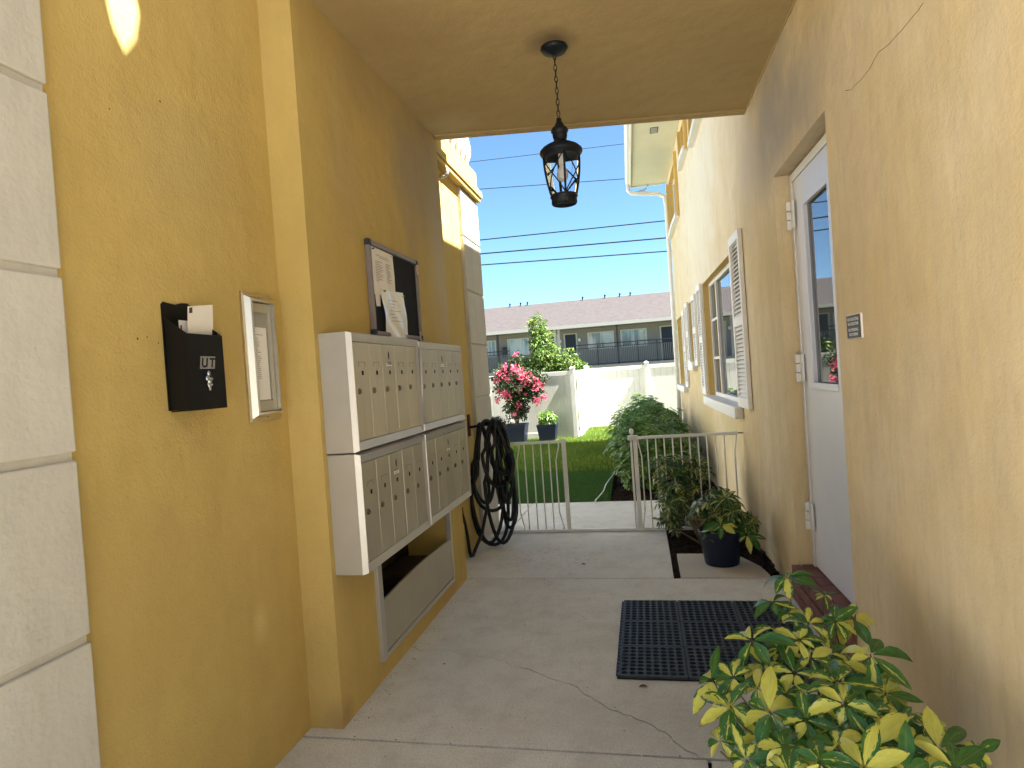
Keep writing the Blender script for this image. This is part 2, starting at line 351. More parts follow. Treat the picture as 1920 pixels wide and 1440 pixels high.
mb = MB(); mb.prism([(-1.8, .7), (1.3, .7), (1.3, 5.2), (1.3, 15.5), (-.5, 15.5), (-.45, 7.305), (-3.7, 7.31), (-3.7, 4.9), (-1.8, 4.9)], -.097, -.035); struct('planting_bed', mb, M['mulch'])
mb = MB(); mb.prism([(-9, 7.31), (-.46, 7.31), (-.50, 9.5), (-.52, 11.5), (-.3, 14), (.2, 30), (-9, 30)], -.09, .0); struct('lawn_ground', mb, M['soil'])

def blades(name, poly, n, h0, h1, wd, mat, z0=0, lean=.5):
    xs = [p[0] for p in poly]; ys = [p[1] for p in poly]
    P = np.column_stack([rng.uniform(min(xs), max(xs), n * 2), rng.uniform(min(ys), max(ys), n * 2)])
    ins = np.zeros(len(P), bool); k = len(poly)
    for i in range(k):
        x1, y1 = poly[i]; x2, y2 = poly[(i + 1) % k]
        if y1 == y2: continue
        c = ((y1 > P[:, 1]) != (y2 > P[:, 1])) & (P[:, 0] < (x2 - x1) * (P[:, 1] - y1) / (y2 - y1) + x1); ins ^= c
    P = P[ins][:n]; n = len(P)
    a = rng.uniform(0, 2 * np.pi, n); la = rng.uniform(0, 2 * np.pi, n); h = rng.uniform(h0, h1, n); ll = rng.uniform(0, lean, n) * h
    w2 = wd * rng.uniform(.6, 1.3, n) / 2
    V = np.zeros((n, 5, 3), np.float32)
    dx, dy = np.cos(a) * w2, np.sin(a) * w2
    for j, (s, t) in enumerate(((-1, 0), (1, 0), (-.8, .55), (.8, .55), (0, 1))):
        V[:, j, 0] = P[:, 0] + s * dx + np.cos(la) * ll * t * t; V[:, j, 1] = P[:, 1] + s * dy + np.sin(la) * ll * t * t; V[:, j, 2] = z0 + h * t
    me = bpy.data.meshes.new(name); me.vertices.add(n * 5); me.vertices.foreach_set('co', V.ravel())
    base = (np.arange(n) * 5)[:, None]
    tri = np.concatenate([base + np.array([[0, 1, 3]]), base + np.array([[0, 3, 2]]), base + np.array([[2, 3, 4]])], 0).ravel().astype(np.int32)
    me.loops.add(len(tri)); me.loops.foreach_set('vertex_index', tri)
    m = len(tri) // 3; me.polygons.add(m); me.polygons.foreach_set('loop_start', np.arange(m, dtype=np.int32) * 3); me.polygons.foreach_set('loop_total', np.full(m, 3, np.int32))
    me.update(calc_edges=True); me.materials.append(mat)
    patch = (np.sin(P[:, 0] * 3.1 + 1) * np.sin(P[:, 1] * 2.3) * .15)
    r = np.clip(rng.uniform(0, 1, n) * .8 + patch + .1, 0, 1)
    for nm, val in (('u', np.tile([0, 0, .5, .5, 1], n)), ('v', np.full(n * 5, .5)), ('rnd', np.repeat(r, 5))):
        at = me.attributes.new(nm, 'FLOAT', 'POINT'); at.data.foreach_set('value', val.astype(np.float32))
    return put(name, me)
tag(blades('lawn', [(-5.5, 9.75), (-2.3, 9.72), (-.50, 9.36), (-.40, 12), (.8, 14.2), (1.2, 17.6), (-6, 17.6)], 150000, .035, .095, .011, M['grass'], -.005), kind='stuff')
tag(blades('smooth_turf', [(-4, 7.33), (-.47, 7.33), (-.51, 9.40), (-2.3, 9.76), (-4, 9.77)], 110000, .012, .028, .006, M['turf'], -.003, .3), kind='stuff')
for y_ in (2.4885, 4.5995): mb = MB(); mb.box(-1.7, .95, y_, y_ + .0105, -.085, -.02); struct('joint_fill', mb, M['dark'])
def chips(name, poly, n, z):
    m = MB(); xs = [p[0] for p in poly]; ys = [p[1] for p in poly]
    for _ in range(n):
        x, y = random.uniform(min(xs), max(xs)), random.uniform(min(ys), max(ys))
        c = False
        for i in range(len(poly)):
            (x1, y1), (x2, y2) = poly[i], poly[(i + 1) % len(poly)]
            if (y1 > y) != (y2 > y) and x < (x2 - x1) * (y - y1) / (y2 - y1) + x1: c = not c
        if not c: continue
        R = Euler((random.uniform(-.6, .6), random.uniform(-.6, .6), random.uniform(0, 6.3))).to_matrix(); l, ww, t = random.uniform(.010, .032), random.uniform(.005, .011), .004
        b = len(m.v)
        for q in ((-l, -ww, -t), (l, -ww * .6, -t), (l, ww * .7, -t), (-l, ww, -t), (-l, -ww, t), (l, -ww * .6, t), (l, ww * .7, t), (-l, ww, t)):
            p = R @ Vector(q); m.v.append((p.x + x, p.y + y, p.z + z + random.uniform(0, .014)))
        for q in ((4, 5, 6, 7), (0, 1, 5, 4), (1, 2, 6, 5), (2, 3, 7, 6), (3, 0, 4, 7)): m.f.append(tuple(b + i for i in q)); m.mi.append(0)
    return tag(m.ob(name, M['chips'], recalc=False), kind='stuff')
chips('mulch', [(.14, 5.21), (.6, 5.21), (.8, 4.9), (.82, 4.62), (.90, 4.62), (.88, 8), (.85, 12), (-.5, 12), (-.45, 7.31), (.14, 7.3)], 9000, -.03)
chips('mulch', [(.17, .8), (.9, .8), (.9, 2.31), (.17, 2.31)], 1500, -.03)
chips('mulch', [(.13, 4.62), (.178, 4.62), (.178, 5.2), (.13, 5.2)], 120, -.04)

# ------------------------------------------------------------------ left building
LB = thing('apartment_building', (-1.59, 2.5, 0), 'golden yellow stucco building along the left of the passage with white quoin blocks', 'building')
mb = MB(); mb.box(-3.6, -1.59, .76, 2.560, -.09, 4.2); o = mb.ob('wall', M['yellow'], LB)
mb = MB(); holes_wall(mb, 'x', -1.43, -1.95, 2.560, 4.600, -.09, 4.2, [(3.02, 4.25, .125, .76)]); o = mb.ob('wall', M['yellow'], LB); weld(o); o['label'] = 'projecting wall that carries the mailboxes'
mb = MB(); mb.box(-3.6, -1.953, 2.562, 4.6, -.09, 4.2); mb.ob('inner_wall', M['yellow'], LB)
mb = MB(); mb.box(-3.6, -1.59, 4.602, 6.25, -.09, 3.36); mb.ob('wall', M['yellow'], LB)
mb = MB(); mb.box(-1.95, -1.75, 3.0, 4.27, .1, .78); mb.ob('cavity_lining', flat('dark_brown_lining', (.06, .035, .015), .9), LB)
def quoins(y0, y1, seams, ztop):
    zs = [-.05] + seams + [ztop]
    for a, b in zip(zs, zs[1:]):
        m = MB(); m.box(-1.60, -1.553, y0, y1, a + .012, b - .012); m.ob('quoin_block', M['quoin'], LB, bevel=.006)
quoins(.70, 1.442, [.39, .90, 1.41, 1.92, 2.43, 2.94, 3.45], 3.96)
quoins(5.66, 6.27, [.34, .85, 1.36, 1.87, 2.38, 2.89], 3.345)
mb = MB(); mb.box(-1.60, -1.568, .70, 1.439, -.05, 3.96); mb.ob('quoin_joint', M['quoin'], LB)
mb = MB(); mb.box(-1.60, -1.564, 5.663, 6.267, -.05, 3.35); mb.ob('quoin_joint', M['quoin'], LB)
mb = MB(); mb.box(-3.6, -1.52, 4.604, 6.30, 3.36, 3.40); mb.box(-3.6, -1.505, 4.604, 6.32, 3.401, 3.47); mb.ob('cornice', M['yellow'], LB, bevel=.006)
mb = MB(); mb.box(-3.6, -1.545, 4.604, 6.28, 3.472, 3.66); mb.ob('parapet', M['yellow'], LB, bevel=.004)
mb = MB(); mb.box(-1.75, -1.53, 4.606, 6.28, 4.28, 4.36); mb.ob('top_rail', M['quoin'], LB, bevel=.01)
bal = MB().lathe([(.055, 0), (.055, .04), (.03, .06), (.03, .09), (.062, .17), (.066, .24), (.05, .34), (.028, .46), (.026, .50), (.045, .53), (.05, .58), (.05, .618)], (0, 0, 0), 14).mesh('baluster', M['quoin'], smooth=True)
for i in range(10): put('baluster', bal, LB, (-1.63, 4.72 + .165 * i, 3.66))
mb = MB(); mb.tube([(-1.60, 5.16, 3.30), (-1.56, 5.17, 3.30), (-1.535, 5.17, 3.305), (-1.525, 5.17, 3.335), (-1.525, 5.17, 3.362)], .016, 10); mb.ob('pipe', M['quoin'], LB, smooth=True)
for z, y in ((3.02, 1.9), (2.1, 1.62)): pass

# unseen white wings, added to bounce sunlight into the passage
CB = thing('bounce_building', (-8, -5, 0), 'unseen white stucco building added behind the camera to bounce light', 'building')
mb = MB(); holes_wall(mb, 'x', -8, -8.3, -10, .5, -.09, 5.8, [(y, y + 1.4, z, z + 1.3) for y in (-8.8, -5.8, -2.8) for z in (1.0, 3.8)]); o = mb.ob('wall', M['bounce_stucco'], CB); weld(o)
mb = MB(); holes_wall(mb, 'y', -10, -10.3, -8.3, 9, -.09, 5.8, [(x, x + 1.4, z, z + 1.3) for x in (-6.5, -3, .5, 4, 7) for z in (1.0, 3.8)]); o = mb.ob('wall', M['bounce_stucco'], CB); weld(o)
for z in (1.0, 3.8):
    for y in (-8.8, -5.8, -2.8): m = MB(); m.box(-8.2, -8.15, y + .002, y + 1.398, z + .002, z + 1.298); m.ob('window', M['glass'], CB)
    for x in (-6.5, -3, .5, 4, 7): m = MB(); m.box(x + .002, x + 1.398, -10.2, -10.15, z + .002, z + 1.298); m.ob('window', M['glass'], CB)
mb = MB(); mb.box(-12, -7.8, -14, .7, 5.81, 6.0); mb.box(-7.79, 9.2, -14, -9.8, 5.81, 6.0); mb.ob('roof', M['shingle'], CB)

GW = thing('bounce_wing', (-5.6, 10, 0), 'unseen white stucco wing added left of the lawn to bounce light', 'building')  # unseen wing, added to bounce sunlight onto the yard and right wall
mb = MB(); holes_wall(mb, 'x', -5.6, -5.9, 6.6, 15.5, -.09, 5.8, [(y, y + 1.3, z, z + 1.2) for y in (7.4, 10.4, 13.2) for z in (1.1, 3.9)]); o = mb.ob('wall', M['white'], GW); weld(o)
for y in (6.6, 15.3): mb = MB(); mb.box(-9, -5.902, y, y + .2, -.09, 5.8); mb.ob('end_wall', M['white'], GW)
for z in (1.1, 3.9):
    for y in (7.4, 10.4, 13.2): m = MB(); m.box(-5.8, -5.75, y + .002, y + 1.298, z + .002, z + 1.198); m.ob('window', M['glass'], GW)
mb = MB(); mb.box(-9.3, -5.3, 6.4, 15.7, 5.81, 6.0); mb.ob('roof', M['shingle'], GW)

# ceiling over the passage
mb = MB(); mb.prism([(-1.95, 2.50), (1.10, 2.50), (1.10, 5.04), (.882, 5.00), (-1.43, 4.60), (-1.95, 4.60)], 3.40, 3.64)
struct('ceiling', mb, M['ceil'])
d = Vector((2.312, .40)).normalized(); nrm = Vector((d.y, -d.x))
a = Vector((-1.43, 4.60)); b = Vector((.882, 5.0))
mb = MB(); mb.prism([a + nrm * .085, b + nrm * .085, b + nrm * .003, a + nrm * .003], 3.388, 3.3995); struct('ceiling_drip_edge', mb, M['ceil'])

mb = MB()
mb.tube([(.88 + .02 * (5 - y) - .004 + random.uniform(-.003, .003), y, 3.396 + random.uniform(-.004, .004)) for y in [2.6 + .06 * i for i in range(40)]], [random.uniform(.004, .010) for _ in range(40)], 6)
struct('ceiling_caulk_bead', mb, M['ceil'], smooth=True)
# ------------------------------------------------------------------ right building (local frame: x = depth into the wall, y = along it)
RB = thing('apartment_building', (.88, 5, 0), 'faded cream yellow two storey building on the right with white shutters', 'building', org=(0, 5, 0), rz=.020)
DO = (3.187, 4.24, -.09, 2.69)
W1 = (5.887, 8.22, 1.12, 2.53); W2 = (9.42, 10.06, 1.56, 2.47); W3 = (11.12, 12.50, 1.15, 2.40)
U1 = (5.887, 8.15, 4.31, 5.0); U2 = (8.83, 9.65, 4.49, 5.0); U3 = (10.6, 12.40, 4.02, 5.0)
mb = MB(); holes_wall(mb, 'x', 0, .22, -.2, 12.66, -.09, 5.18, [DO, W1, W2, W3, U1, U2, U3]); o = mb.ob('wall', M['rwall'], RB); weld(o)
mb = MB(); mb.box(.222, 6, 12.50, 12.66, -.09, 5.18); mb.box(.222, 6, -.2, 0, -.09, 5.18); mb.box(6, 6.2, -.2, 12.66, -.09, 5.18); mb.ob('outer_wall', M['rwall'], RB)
# thin painted reveal linings so that the recesses read saturated yellow
for (y0, y1, z0, z1) in (W1, W2, W3, U1, U2, U3):
    m = MB(); e = .003
    m.box(.0, .13, y1 - e, y1 - .001, z0, z1); m.box(.0, .13, y0 + .001, y0 + e, z0, z1); m.box(.0, .13, y0 + e, y1 - e, z1 - e, z1 - .001)
    m.ob('reveal', M['reveal'], RB)
def window(Wn, cols, sill=True, lattice=None, sillz=.10):
    y0, y1, z0, z1 = Wn; y0 += .003; y1 -= .003; z1 -= .003
    m = MB(); t = .045
    m.box(.075, .125, y0, y1, z0, z0 + t); m.box(.075, .125, y0, y1, z1 - t, z1); m.box(.075, .125, y0, y0 + t, z0 + t, z1 - t); m.box(.075, .125, y1 - t, y1, z0 + t, z1 - t)
    ys = [y0 + t]
    for c_ in cols: ys.append(y0 + (y1 - y0) * c_)
    ys.append(y1 - t)
    for c_ in ys[1:-1]: m.box(.070, .125, c_ - .022, c_ + .022, z0 + t, z1 - t)
    w_ = m.ob('window', M['white'], RB, bevel=.003)
    for i in range(len(ys) - 1):
        p = MB(); p.box(.098, .104, ys[i], ys[i + 1], z0 + t, z1 - t); p.ob('pane', M['glass'], w_)
        if lattice and i in lattice:
            for k in range(1, lattice[i]):
                zz = z0 + (z1 - z0) * k / lattice[i]; q = MB(); q.box(.078, .097, ys[i] + .02, ys[i + 1] - .02, zz - .014, zz + .014); q.ob('muntin', M['white'], w_)
    m = MB(); m.box(.14, .16, y0, y1, z0, z1); m.ob('curtain', flat('curtain', (.12, .12, .12), .9), w_)
    if sill:
        m = MB()
        pts = [(-.075, y0 - .06, 0), (-.095, y0 + (y1 - y0) * .3, 0), (-.095, y0 + (y1 - y0) * .7, 0), (-.075, y1 + .04, 0), (.07, y1 + .0, 0), (.07, y0, 0)]
        pts = [(-.075, y0 - .05), (-.09, (y0 + y1) / 2), (-.075, y1 + .03), (-.002, y1 + .03), (-.002, y1 - .001), (.074, y1 - .001), (.074, y0 + .001), (-.002, y0 + .001), (-.002, y0 - .05)]
        m.prism(pts, z0 - sillz, z0 + .004); m.ob('sill', M['white'], w_, bevel=.004)
    return w_
window(W1, [.74], lattice={1: 3}); window(W2, [], sillz=.12); window(W3, [.5], lattice={0: 3, 1: 3})
for U in (U1, U2, U3): window(U, [.33, .66], sillz=.07)
# upper windows: slim projecting hoods / louvre stays
for U in (U1, U2, U3):
    m = MB(); m.box(-.05, -.002, U[0] - .08, U[0] - .02, U[2] - .05, U[3]); m.ob('window_trim', M['reveal'], RB, bevel=.004)
    m = MB(); m.box(-.05, -.002, U[1] + .02, U[1] + .08, U[2] - .05, U[3]); m.ob('window_trim', M['reveal'], RB, bevel=.004)
slat_cache = {}
def shutter(y0, y1, z0, z1):
    fr = .055; m = MB()
    m.box(-.038, -.004, y0, y0 + fr, z0, z1); m.box(-.038, -.004, y1 - fr, y1, z0, z1)
    zm = (z0 + z1) / 2
    for a_, b_ in ((z0, z0 + .09), (zm - .04, zm + .04), (z1 - .07, z1)): m.box(-.0375, -.0045, y0 + fr, y1 - fr, a_, b_)
    s_ = m.ob('shutter', M['whiteshut'], RB, bevel=.002)
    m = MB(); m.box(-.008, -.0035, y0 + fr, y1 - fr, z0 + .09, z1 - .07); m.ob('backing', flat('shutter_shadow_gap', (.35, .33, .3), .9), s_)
    L = y1 - y0 - 2 * fr; key = round(L, 3)
    if key not in slat_cache:
        q = MB(); q.extr([(-.034, 0, -.012), (-.031, 0, -.015), (-.008, 0, .013), (-.011, 0, .016)], (0, L, 0)); slat_cache[key] = q.mesh('slat', M['whiteshut'])
    for a_, b_ in ((z0 + .09, zm - .04), (zm + .04, z1 - .07)):
        n_ = int((b_ - a_) / .036)
        for i in range(n_): put('slat', slat_cache[key], s_, (0, y0 + fr, a_ + .018 + i * .036))
shutter(5.38, 5.87, 1.13, 2.62); shutter(8.26, 8.64, 1.13, 2.55); shutter(8.98, 9.38, 1.50, 2.50); shutter(10.09, 10.44, 1.50, 2.50); shutter(10.70, 11.07, 1.14, 2.43)
# door
m = MB(); f0, f1, ft = 3.205, 4.222, 2.675
m.box(.085, .135, f1 - .045, f1, .212, ft); m.box(.085, .135, f0, f0 + .045, .212, ft); m.box(.085, .135, f0 + .045, f1 - .045, ft - .05, ft); m.ob('door_frame', M['white'], RB, bevel=.004)
dy0, dy1, dz0, dz1 = 3.255, 4.173, .225, 2.62; gy0, gy1, gz0, gz1 = 3.48, 3.93, 1.38, 2.43
m = MB(); holes_wall(m, 'x', .092, .13, dy0, dy1, dz0, dz1, [(gy0, gy1, gz0, gz1)]); DR = m.ob('door', M['door'], RB); weld(DR)
m = MB(); e = .035
m.box(.078, .0915, gy0 - e, gy0 + .005, gz0 - e, gz1 + e); m.box(.078, .0915, gy1 - .005, gy1 + e, gz0 - e, gz1 + e); m.box(.078, .0915, gy0 + .005, gy1 - .005, gz1 - .005, gz1 + e); m.box(.072, .0915, gy0 + .005, gy1 - .005, gz0 - e, gz0 + .005)
m.ob('glazing_bead', M['door'], DR, bevel=.004)
m = MB(); m.box(.104, .109, gy0 - .01, gy1 + .01, gz0 - .01, gz1 + .01); m.ob('pane', M['glass'], DR)
hm = MB(); hm.box(-.010, 0, -.045, .012, -.085, .085); hm.box(-.012, .0, .030, .052, -.085, .085); hm.box(-.034, -.010, .008, .034, -.085, -.032); hm.box(-.034, -.010, .008, .034, -.024, .024); hm.box(-.034, -.010, .008, .034, .032, .085)
hm = hm.mesh('hinge', M['white'], bevel=.002)
for z in (.54, 1.47, 2.42): put('hinge', hm, DR, (.084, 4.163, z))
m = MB(); m.tube([(.09, 3.29, 1.3), (.06, 3.29, 1.3)], .012, 10); m.lathe([(.0, -.02), (.02, -.012), (.024, 0), (.02, .012), (0, .02)], (.055, 3.29, 1.3), 12); m.ob('handle', M['silver'], DR, smooth=True)
# brick sill under the door
m = MB(); m.box(-.004, .215, 3.19, 4.236, -.05, .204); m.ob('mortar_bed', M['mortar'], RB)
topb = MB(); topb.box(-.055, 0, 0, .125, -.062, 0); topb = topb.mesh('brick', M['brick'], bevel=.004)
top2 = MB(); top2.box(0, .075, 0, .125, -.062, 0); top2 = top2.mesh('brick', M['brick'], bevel=.004)
fr = MB(); fr.box(-.040, 0, 0, .21, 0, .062); fr = fr.mesh('brick', M['brick'], bevel=.004)
for i in range(8):
    put('brick', topb, RB, (.015, 3.193 + .131 * i, .214)); put('brick', top2, RB, (.024, 3.193 + .131 * i, .2145))
for j in range(2):
    for i in range(5): put('brick', fr, RB, (-.008, 3.15 + .218 * i + (0 if j else .03), .006 + .072 * j))
# eave, gutter, soffit, downspout
m = MB(); m.box(-.695, 6.2, -.4, 12.78, 5.19, 5.23); m.ob('roof_deck', M['soffit'], RB)
m = MB(); m.box(-.69, -.002, -.35, 12.75, 5.155, 5.188); m.ob('soffit', M['soffit'], RB)
m = MB(); m.box(-.72, -.70, -.4, 12.80, 5.13, 5.33); m.ob('fascia', M['white'], RB)
m = MB(); m.box(-.695, 6.2, 12.79, 12.815, 5.13, 5.33); m.ob('gable_fascia', M['white'], RB)
m = MB(); m.extr([(-.722, -.4, 5.16), (-.77, -.4, 5.16), (-.805, -.4, 5.21), (-.805, -.4, 5.33), (-.795, -.4, 5.33), (-.795, -.4, 5.215), (-.765, -.4, 5.17), (-.722, -.4, 5.17)], (0, 13.22, 0)); m.ob('gutter', M['white'], RB)
m = MB(); m.extr([(-.72, -.4, 5.235), (2.65, -.4, 6.45), (6.25, -.4, 5.235)], (0, 13.22, 0)); m.ob('roof', M['shingle'], RB)
m = MB(); m.tube([(-.76, 12.72, 5.18), (-.76, 12.72, 5.06), (-.70, 12.72, 5.00), (-.45, 12.72, 4.96), (-.2, 12.72, 4.93), (-.07, 12.72, 4.86), (-.045, 12.72, 4.7), (-.045, 12.71, 3), (-.045, 12.70, .1)], .042, 8); m.ob('downspout', M['white'], RB, smooth=True)
m = MB(); m.tube([(-.52, 12.72, 4.97), (-.40, 12.72, 5.06), (-.36, 12.72, 5.155)], .012, 6); m.tube([(-.66, 12.72, 5.0), (-.40, 12.72, 5.06)], .012, 6); m.ob('bracket', M['alu'], RB)
vt = MB(); vt.box(-.06, .06, -.12, .12, -.004, 0); vt.cur = 1
for i in range(5): vt.box(-.05, .05, -.105 + i * .044, -.08 + i * .044, -.006, -.0041)
vt = vt.mesh('soffit_vent', [M['charcoal'], M['alu']])
for y in (9.9, 5.0, 1): put('soffit_vent', vt, RB, (-.36, y, 5.154))
# unseen blocker added over the eave; its vase shaped gap draws the sun patch
def vase(cy, cz):
    return [(cy + a * 1.15, cz + b) for a, b in ((0, 0), (.045, .07), (.065, .16), (.062, .24), (.048, .30), (.040, .38), (.055, .46), (.060, .60), (-.060, .60), (-.055, .46), (-.042, .38), (-.045, .30), (-.052, .22), (-.050, .14), (-.035, .06))]
def sun_blocker_piece(y0, y1, cy, cz):
    V = vase(cy, cz); L = [p for p in V[9:]] ; Rr = V[:8]
    left = [(y0, 5.28), (cy, 5.28), (cy, cz)] + list(reversed(V[8:])) + [(cy - .069, 6.9), (y0, 6.9)]
    right = [(cy, 5.28), (y1, 5.28), (y1, 6.9), (cy + .069, 6.9)] + list(reversed(V[1:8])) + [(cy, cz)]
    m = MB()
    for pl in (left, right): m.extr([(-.74, a, b) for a, b in pl], (.05, 0, 0))
    m.ob('parapet', M['rwall'], RB)  # added sun blocker out of view, not a built parapet
sun_blocker_piece(-.35, 5.0, 1.64, 5.48)

# ------------------------------------------------------------------ mailbox bank
MBX = thing('mailbox_cluster', (-1.43, 2.59, .69), 'bank of twenty beige metal mailboxes in grey trim on the left wall', 'mailboxes')
doorcache = {}
def mdoor(y, z, w_, h, tone, first, lab, kind):
    key = (round(w_, 3), round(h, 3), tone)
    if key not in doorcache:
        m = MB(); m.box(-.012, 0, 0, w_, 0, h); doorcache[key] = m.mesh('mailbox_door', M[tone], bevel=.0035)
    D_ = put('mailbox_door', doorcache[key], MBX, (-1.2765 + random.uniform(-.0010, .0010), y, z))
    def sub(nm, me, yy, zz, xx=.0006): 
        s_ = put(nm, me, D_); s_.location = (xx, yy, zz); return s_
    sub('lock', LOCK, w_ * .22, h * LZ[kind]); sub('peephole', PEEP, w_ * .52, h * LZ[kind] + .085)
    sub('name_slot', SLOTL if lab else SLOT, w_ * .5, h * LZ[kind] + .125)
    return D_
LZ = {'u': .50, 'l': .50}
m = MB(); m.cur = 0
n_ = 14
for r_, x_ in ((.0135, 0), (.0135, .004), (.010, .006), (.0, .006)):
    pass
def xlathe(prof, n=16):
    m_ = MB(); m_.lathe([(r_, z_) for r_, z_ in prof], (0, 0, 0), n); m_.v = [(z, x, y) for x, y, z in m_.v]; return m_
lk = xlathe([(.0145, -.001), (.0145, .004), (.011, .007), (.0, .007)]); lk.cur = 1; lk.box(.007, .0078, -.0012, .0012, -.006, .006); LOCK = lk.mesh('lock', [M['lock'], M['dark']])
pp = MB(); pp.box(-.0002, .0012, -.008, .008, -.010, .010); PEEP = pp.mesh('peephole', M['dark'])
sl_ = MB(); sl_.box(-.0002, .0012, -.036, .036, .010, .0125); sl_.box(-.0002, .0008, -.034, -.032, -.012, .010); sl_.box(-.0002, .0008, .032, .034, -.012, .010); SLOT = sl_.mesh('name_slot', M['lock'])
sl_ = MB(); sl_.box(-.0002, .0016, -.030, .030, -.010, .008); sl_.cur = 1; sl_.box(.0014, .0020, -.022, .012, -.002, .001); SLOTL = sl_.mesh('name_slot', [M['paper'], M['ink']])
def unit(y0, y1, z0, z1, rows, tone, lower):
    m = MB(); m.box(-1.43, -1.292, y0, y1, z0, z1); cab = m.ob('cabinet', M['alu'], MBX, bevel=.003)
    # trim: sloped frame
    t = .045; m = MB(); xo, xi = -1.2685, -1.280
    O = [(y0, z0), (y1, z0), (y1, z1), (y0, z1)]; I = [(y0 + t * .6, z0 + t), (y1 - t * .6, z0 + t), (y1 - t * .6, z1 - t), (y0 + t * .6, z1 - t)]
    O2 = [(y0 + .008, z0 + .008), (y1 - .008, z0 + .008), (y1 - .008, z1 - .008), (y0 + .008, z1 - .008)]
    for i in range(4):
        j = (i + 1) % 4
        m.quad((-1.2925, *O[i]), (-1.2925, *O[j]), (xo, *O2[j]), (xo, *O2[i]))
        m.quad((xo, *O2[i]), (xo, *O2[j]), (xi, *I[j]), (xi, *I[i])); m.quad((xi, *I[i]), (xi, *I[j]), (-1.2925, *I[j]), (-1.2925, *I[i]))
    m.ob('trim', M['alu'], MBX)
    ya, yb, za, zb = y0 + t * .6 + .003, y1 - t * .6 - .003, z0 + t + .003, z1 - t - .003
    n = sum(rows); gap = .012 if len(rows) > 1 else 0; wd = (yb - ya - gap * (len(rows) - 1)) / n; y = ya; k = 0
    for g_ in rows:
        for i in range(g_):
            lab = (k + (1 if lower else 0)) % 3 == (0 if lower else 2)
            mdoor(y + .0014, za, wd - .0028, zb - za, tone, False, lab, 'l' if lower else 'u')
            if k == 2 and tone:
                m = MB(); c_ = (y + wd / 2, zb - .055)
                m.extr([(-1.2757, c_[0] + a * .8, c_[1] + b) for a, b in ((0, -.022), (.007, -.012), (.009, 0), (.006, .014), (0, .022), (-.006, .014), (-.009, 0), (-.007, -.012))], (.001, 0, 0))
                for a, b in ((-.022, -.040), (-.012, -.036), (.0, -.040), (.012, -.037), (.02, -.043)): m.box(-1.2757, -1.2748, c_[0] + a, c_[0] + a + .007, c_[1] + b - .006, c_[1] + b + random.uniform(0, .006))
                m.box(-1.2757, -1.2748, c_[0] - .024, c_[0] + .024, c_[1] - .060, c_[1] - .057)
                m.ob('emblem', M['charcoal'], MBX)
            y += wd; k += 1
        y += gap
    m = MB(); m.box(-1.2915, -1.2895, ya, yb, za, zb); m.ob('door_recess', M['dark'], MBX)
unit(2.590, 3.452, 1.249, 1.800, [5], 'beige', False)
unit(3.458, 4.335, 1.252, 1.792, [5], 'beigegrey', False)
unit(2.592, 3.452, .692, 1.243, [3, 2], 'beigegrey', True)
unit(3.458, 4.345, .694, 1.244, [5], 'beigegrey', True)
mm = MB(); mm.tube([(-1.268, 3.455, 1.30), (-1.262, 3.455, 1.75)], .009, 8); mm.ob('hinge_rod', M['alu'], MBX, smooth=True)

BN = thing('mail_recycling_slot', (-1.43, 3.6, .12), 'grey metal framed slot with a low front panel set in the wall below the mailboxes', 'mail slot')
m = MB(); m.box(-1.45, -1.408, 2.985, 3.04, .105, .69); m.box(-1.45, -1.412, 3.04, 4.255, .105, .130); m.box(-1.45, -1.412, 4.24, 4.262, .13, .69); m.ob('frame', M['alu'], BN, bevel=.003)
m = MB(); N_ = 16
pts = [(3.044, .134), (4.237, .134)] + [(4.237 - 1.193 * i / N_, .405 + .02 * math.sin(math.pi * i / N_)) for i in range(N_ + 1)]
m.extr([(-1.432, a, b) for a, b in pts], (.012, 0, 0)); m.ob('front_panel', M['beigegrey'].copy(), BN)
m = MB(); m.box(-1.75, -1.44, 3.6, 4.1, .126, .35); m.ob('crumpled_paper_pile', flat('dark_papers', (.05, .03, .018), .9, bump=.6), BN, bevel=.05)

# ------------------------------------------------------------------ wall mailbox, letters
T = {}
def text(s, size, origin, right, mat, parent, name='lettering', upv=(0, 0, 1), depth=.0008, shear=0, sx=1, align='LEFT', bold=0):
    c = bpy.data.curves.new('t', 'FONT'); c.body = s; c.size = size; c.extrude = depth; c.shear = shear; c.align_x = align; c.offset = bold
    o = bpy.data.objects.new('t', c); COL.objects.link(o); bpy.context.view_layer.update()
    me = bpy.data.meshes.new_from_object(o.evaluated_get(bpy.context.evaluated_depsgraph_get())); bpy.data.objects.remove(o)
    r = Vector(right); u = Vector(upv); n = r.cross(u)
    Mx = Matrix(((r.x * sx, u.x, n.x, 0), (r.y * sx, u.y, n.y, 0), (r.z * sx, u.z, n.z, 0), (0, 0, 0, 1)))
    o3 = Vector(origin) - Vector(ORG.get(root_of(parent).name, (0, 0, 0)))
    me.transform(Matrix.Translation(o3) @ Mx); me.materials.clear(); me.materials.append(mat); me.name = name
    return put(name, me, parent)
WM = thing('wall_mailbox', (-1.59, 1.93, 1.5), 'black metal wall mailbox lettered UT on the yellow wall at left', 'mailbox')
m = MB(); bp = [(1.835, 1.51), (2.03, 1.51), (2.03, 1.80), (2.02, 1.845), (1.99, 1.875), (1.96, 1.890), (1.93, 1.888), (1.90, 1.880), (1.87, 1.882), (1.845, 1.885), (1.835, 1.875)]
m.extr([(-1.589, a, b) for a, b in bp], (.004, 0, 0)); m.ob('back_plate', M['black'], WM)
m = MB()
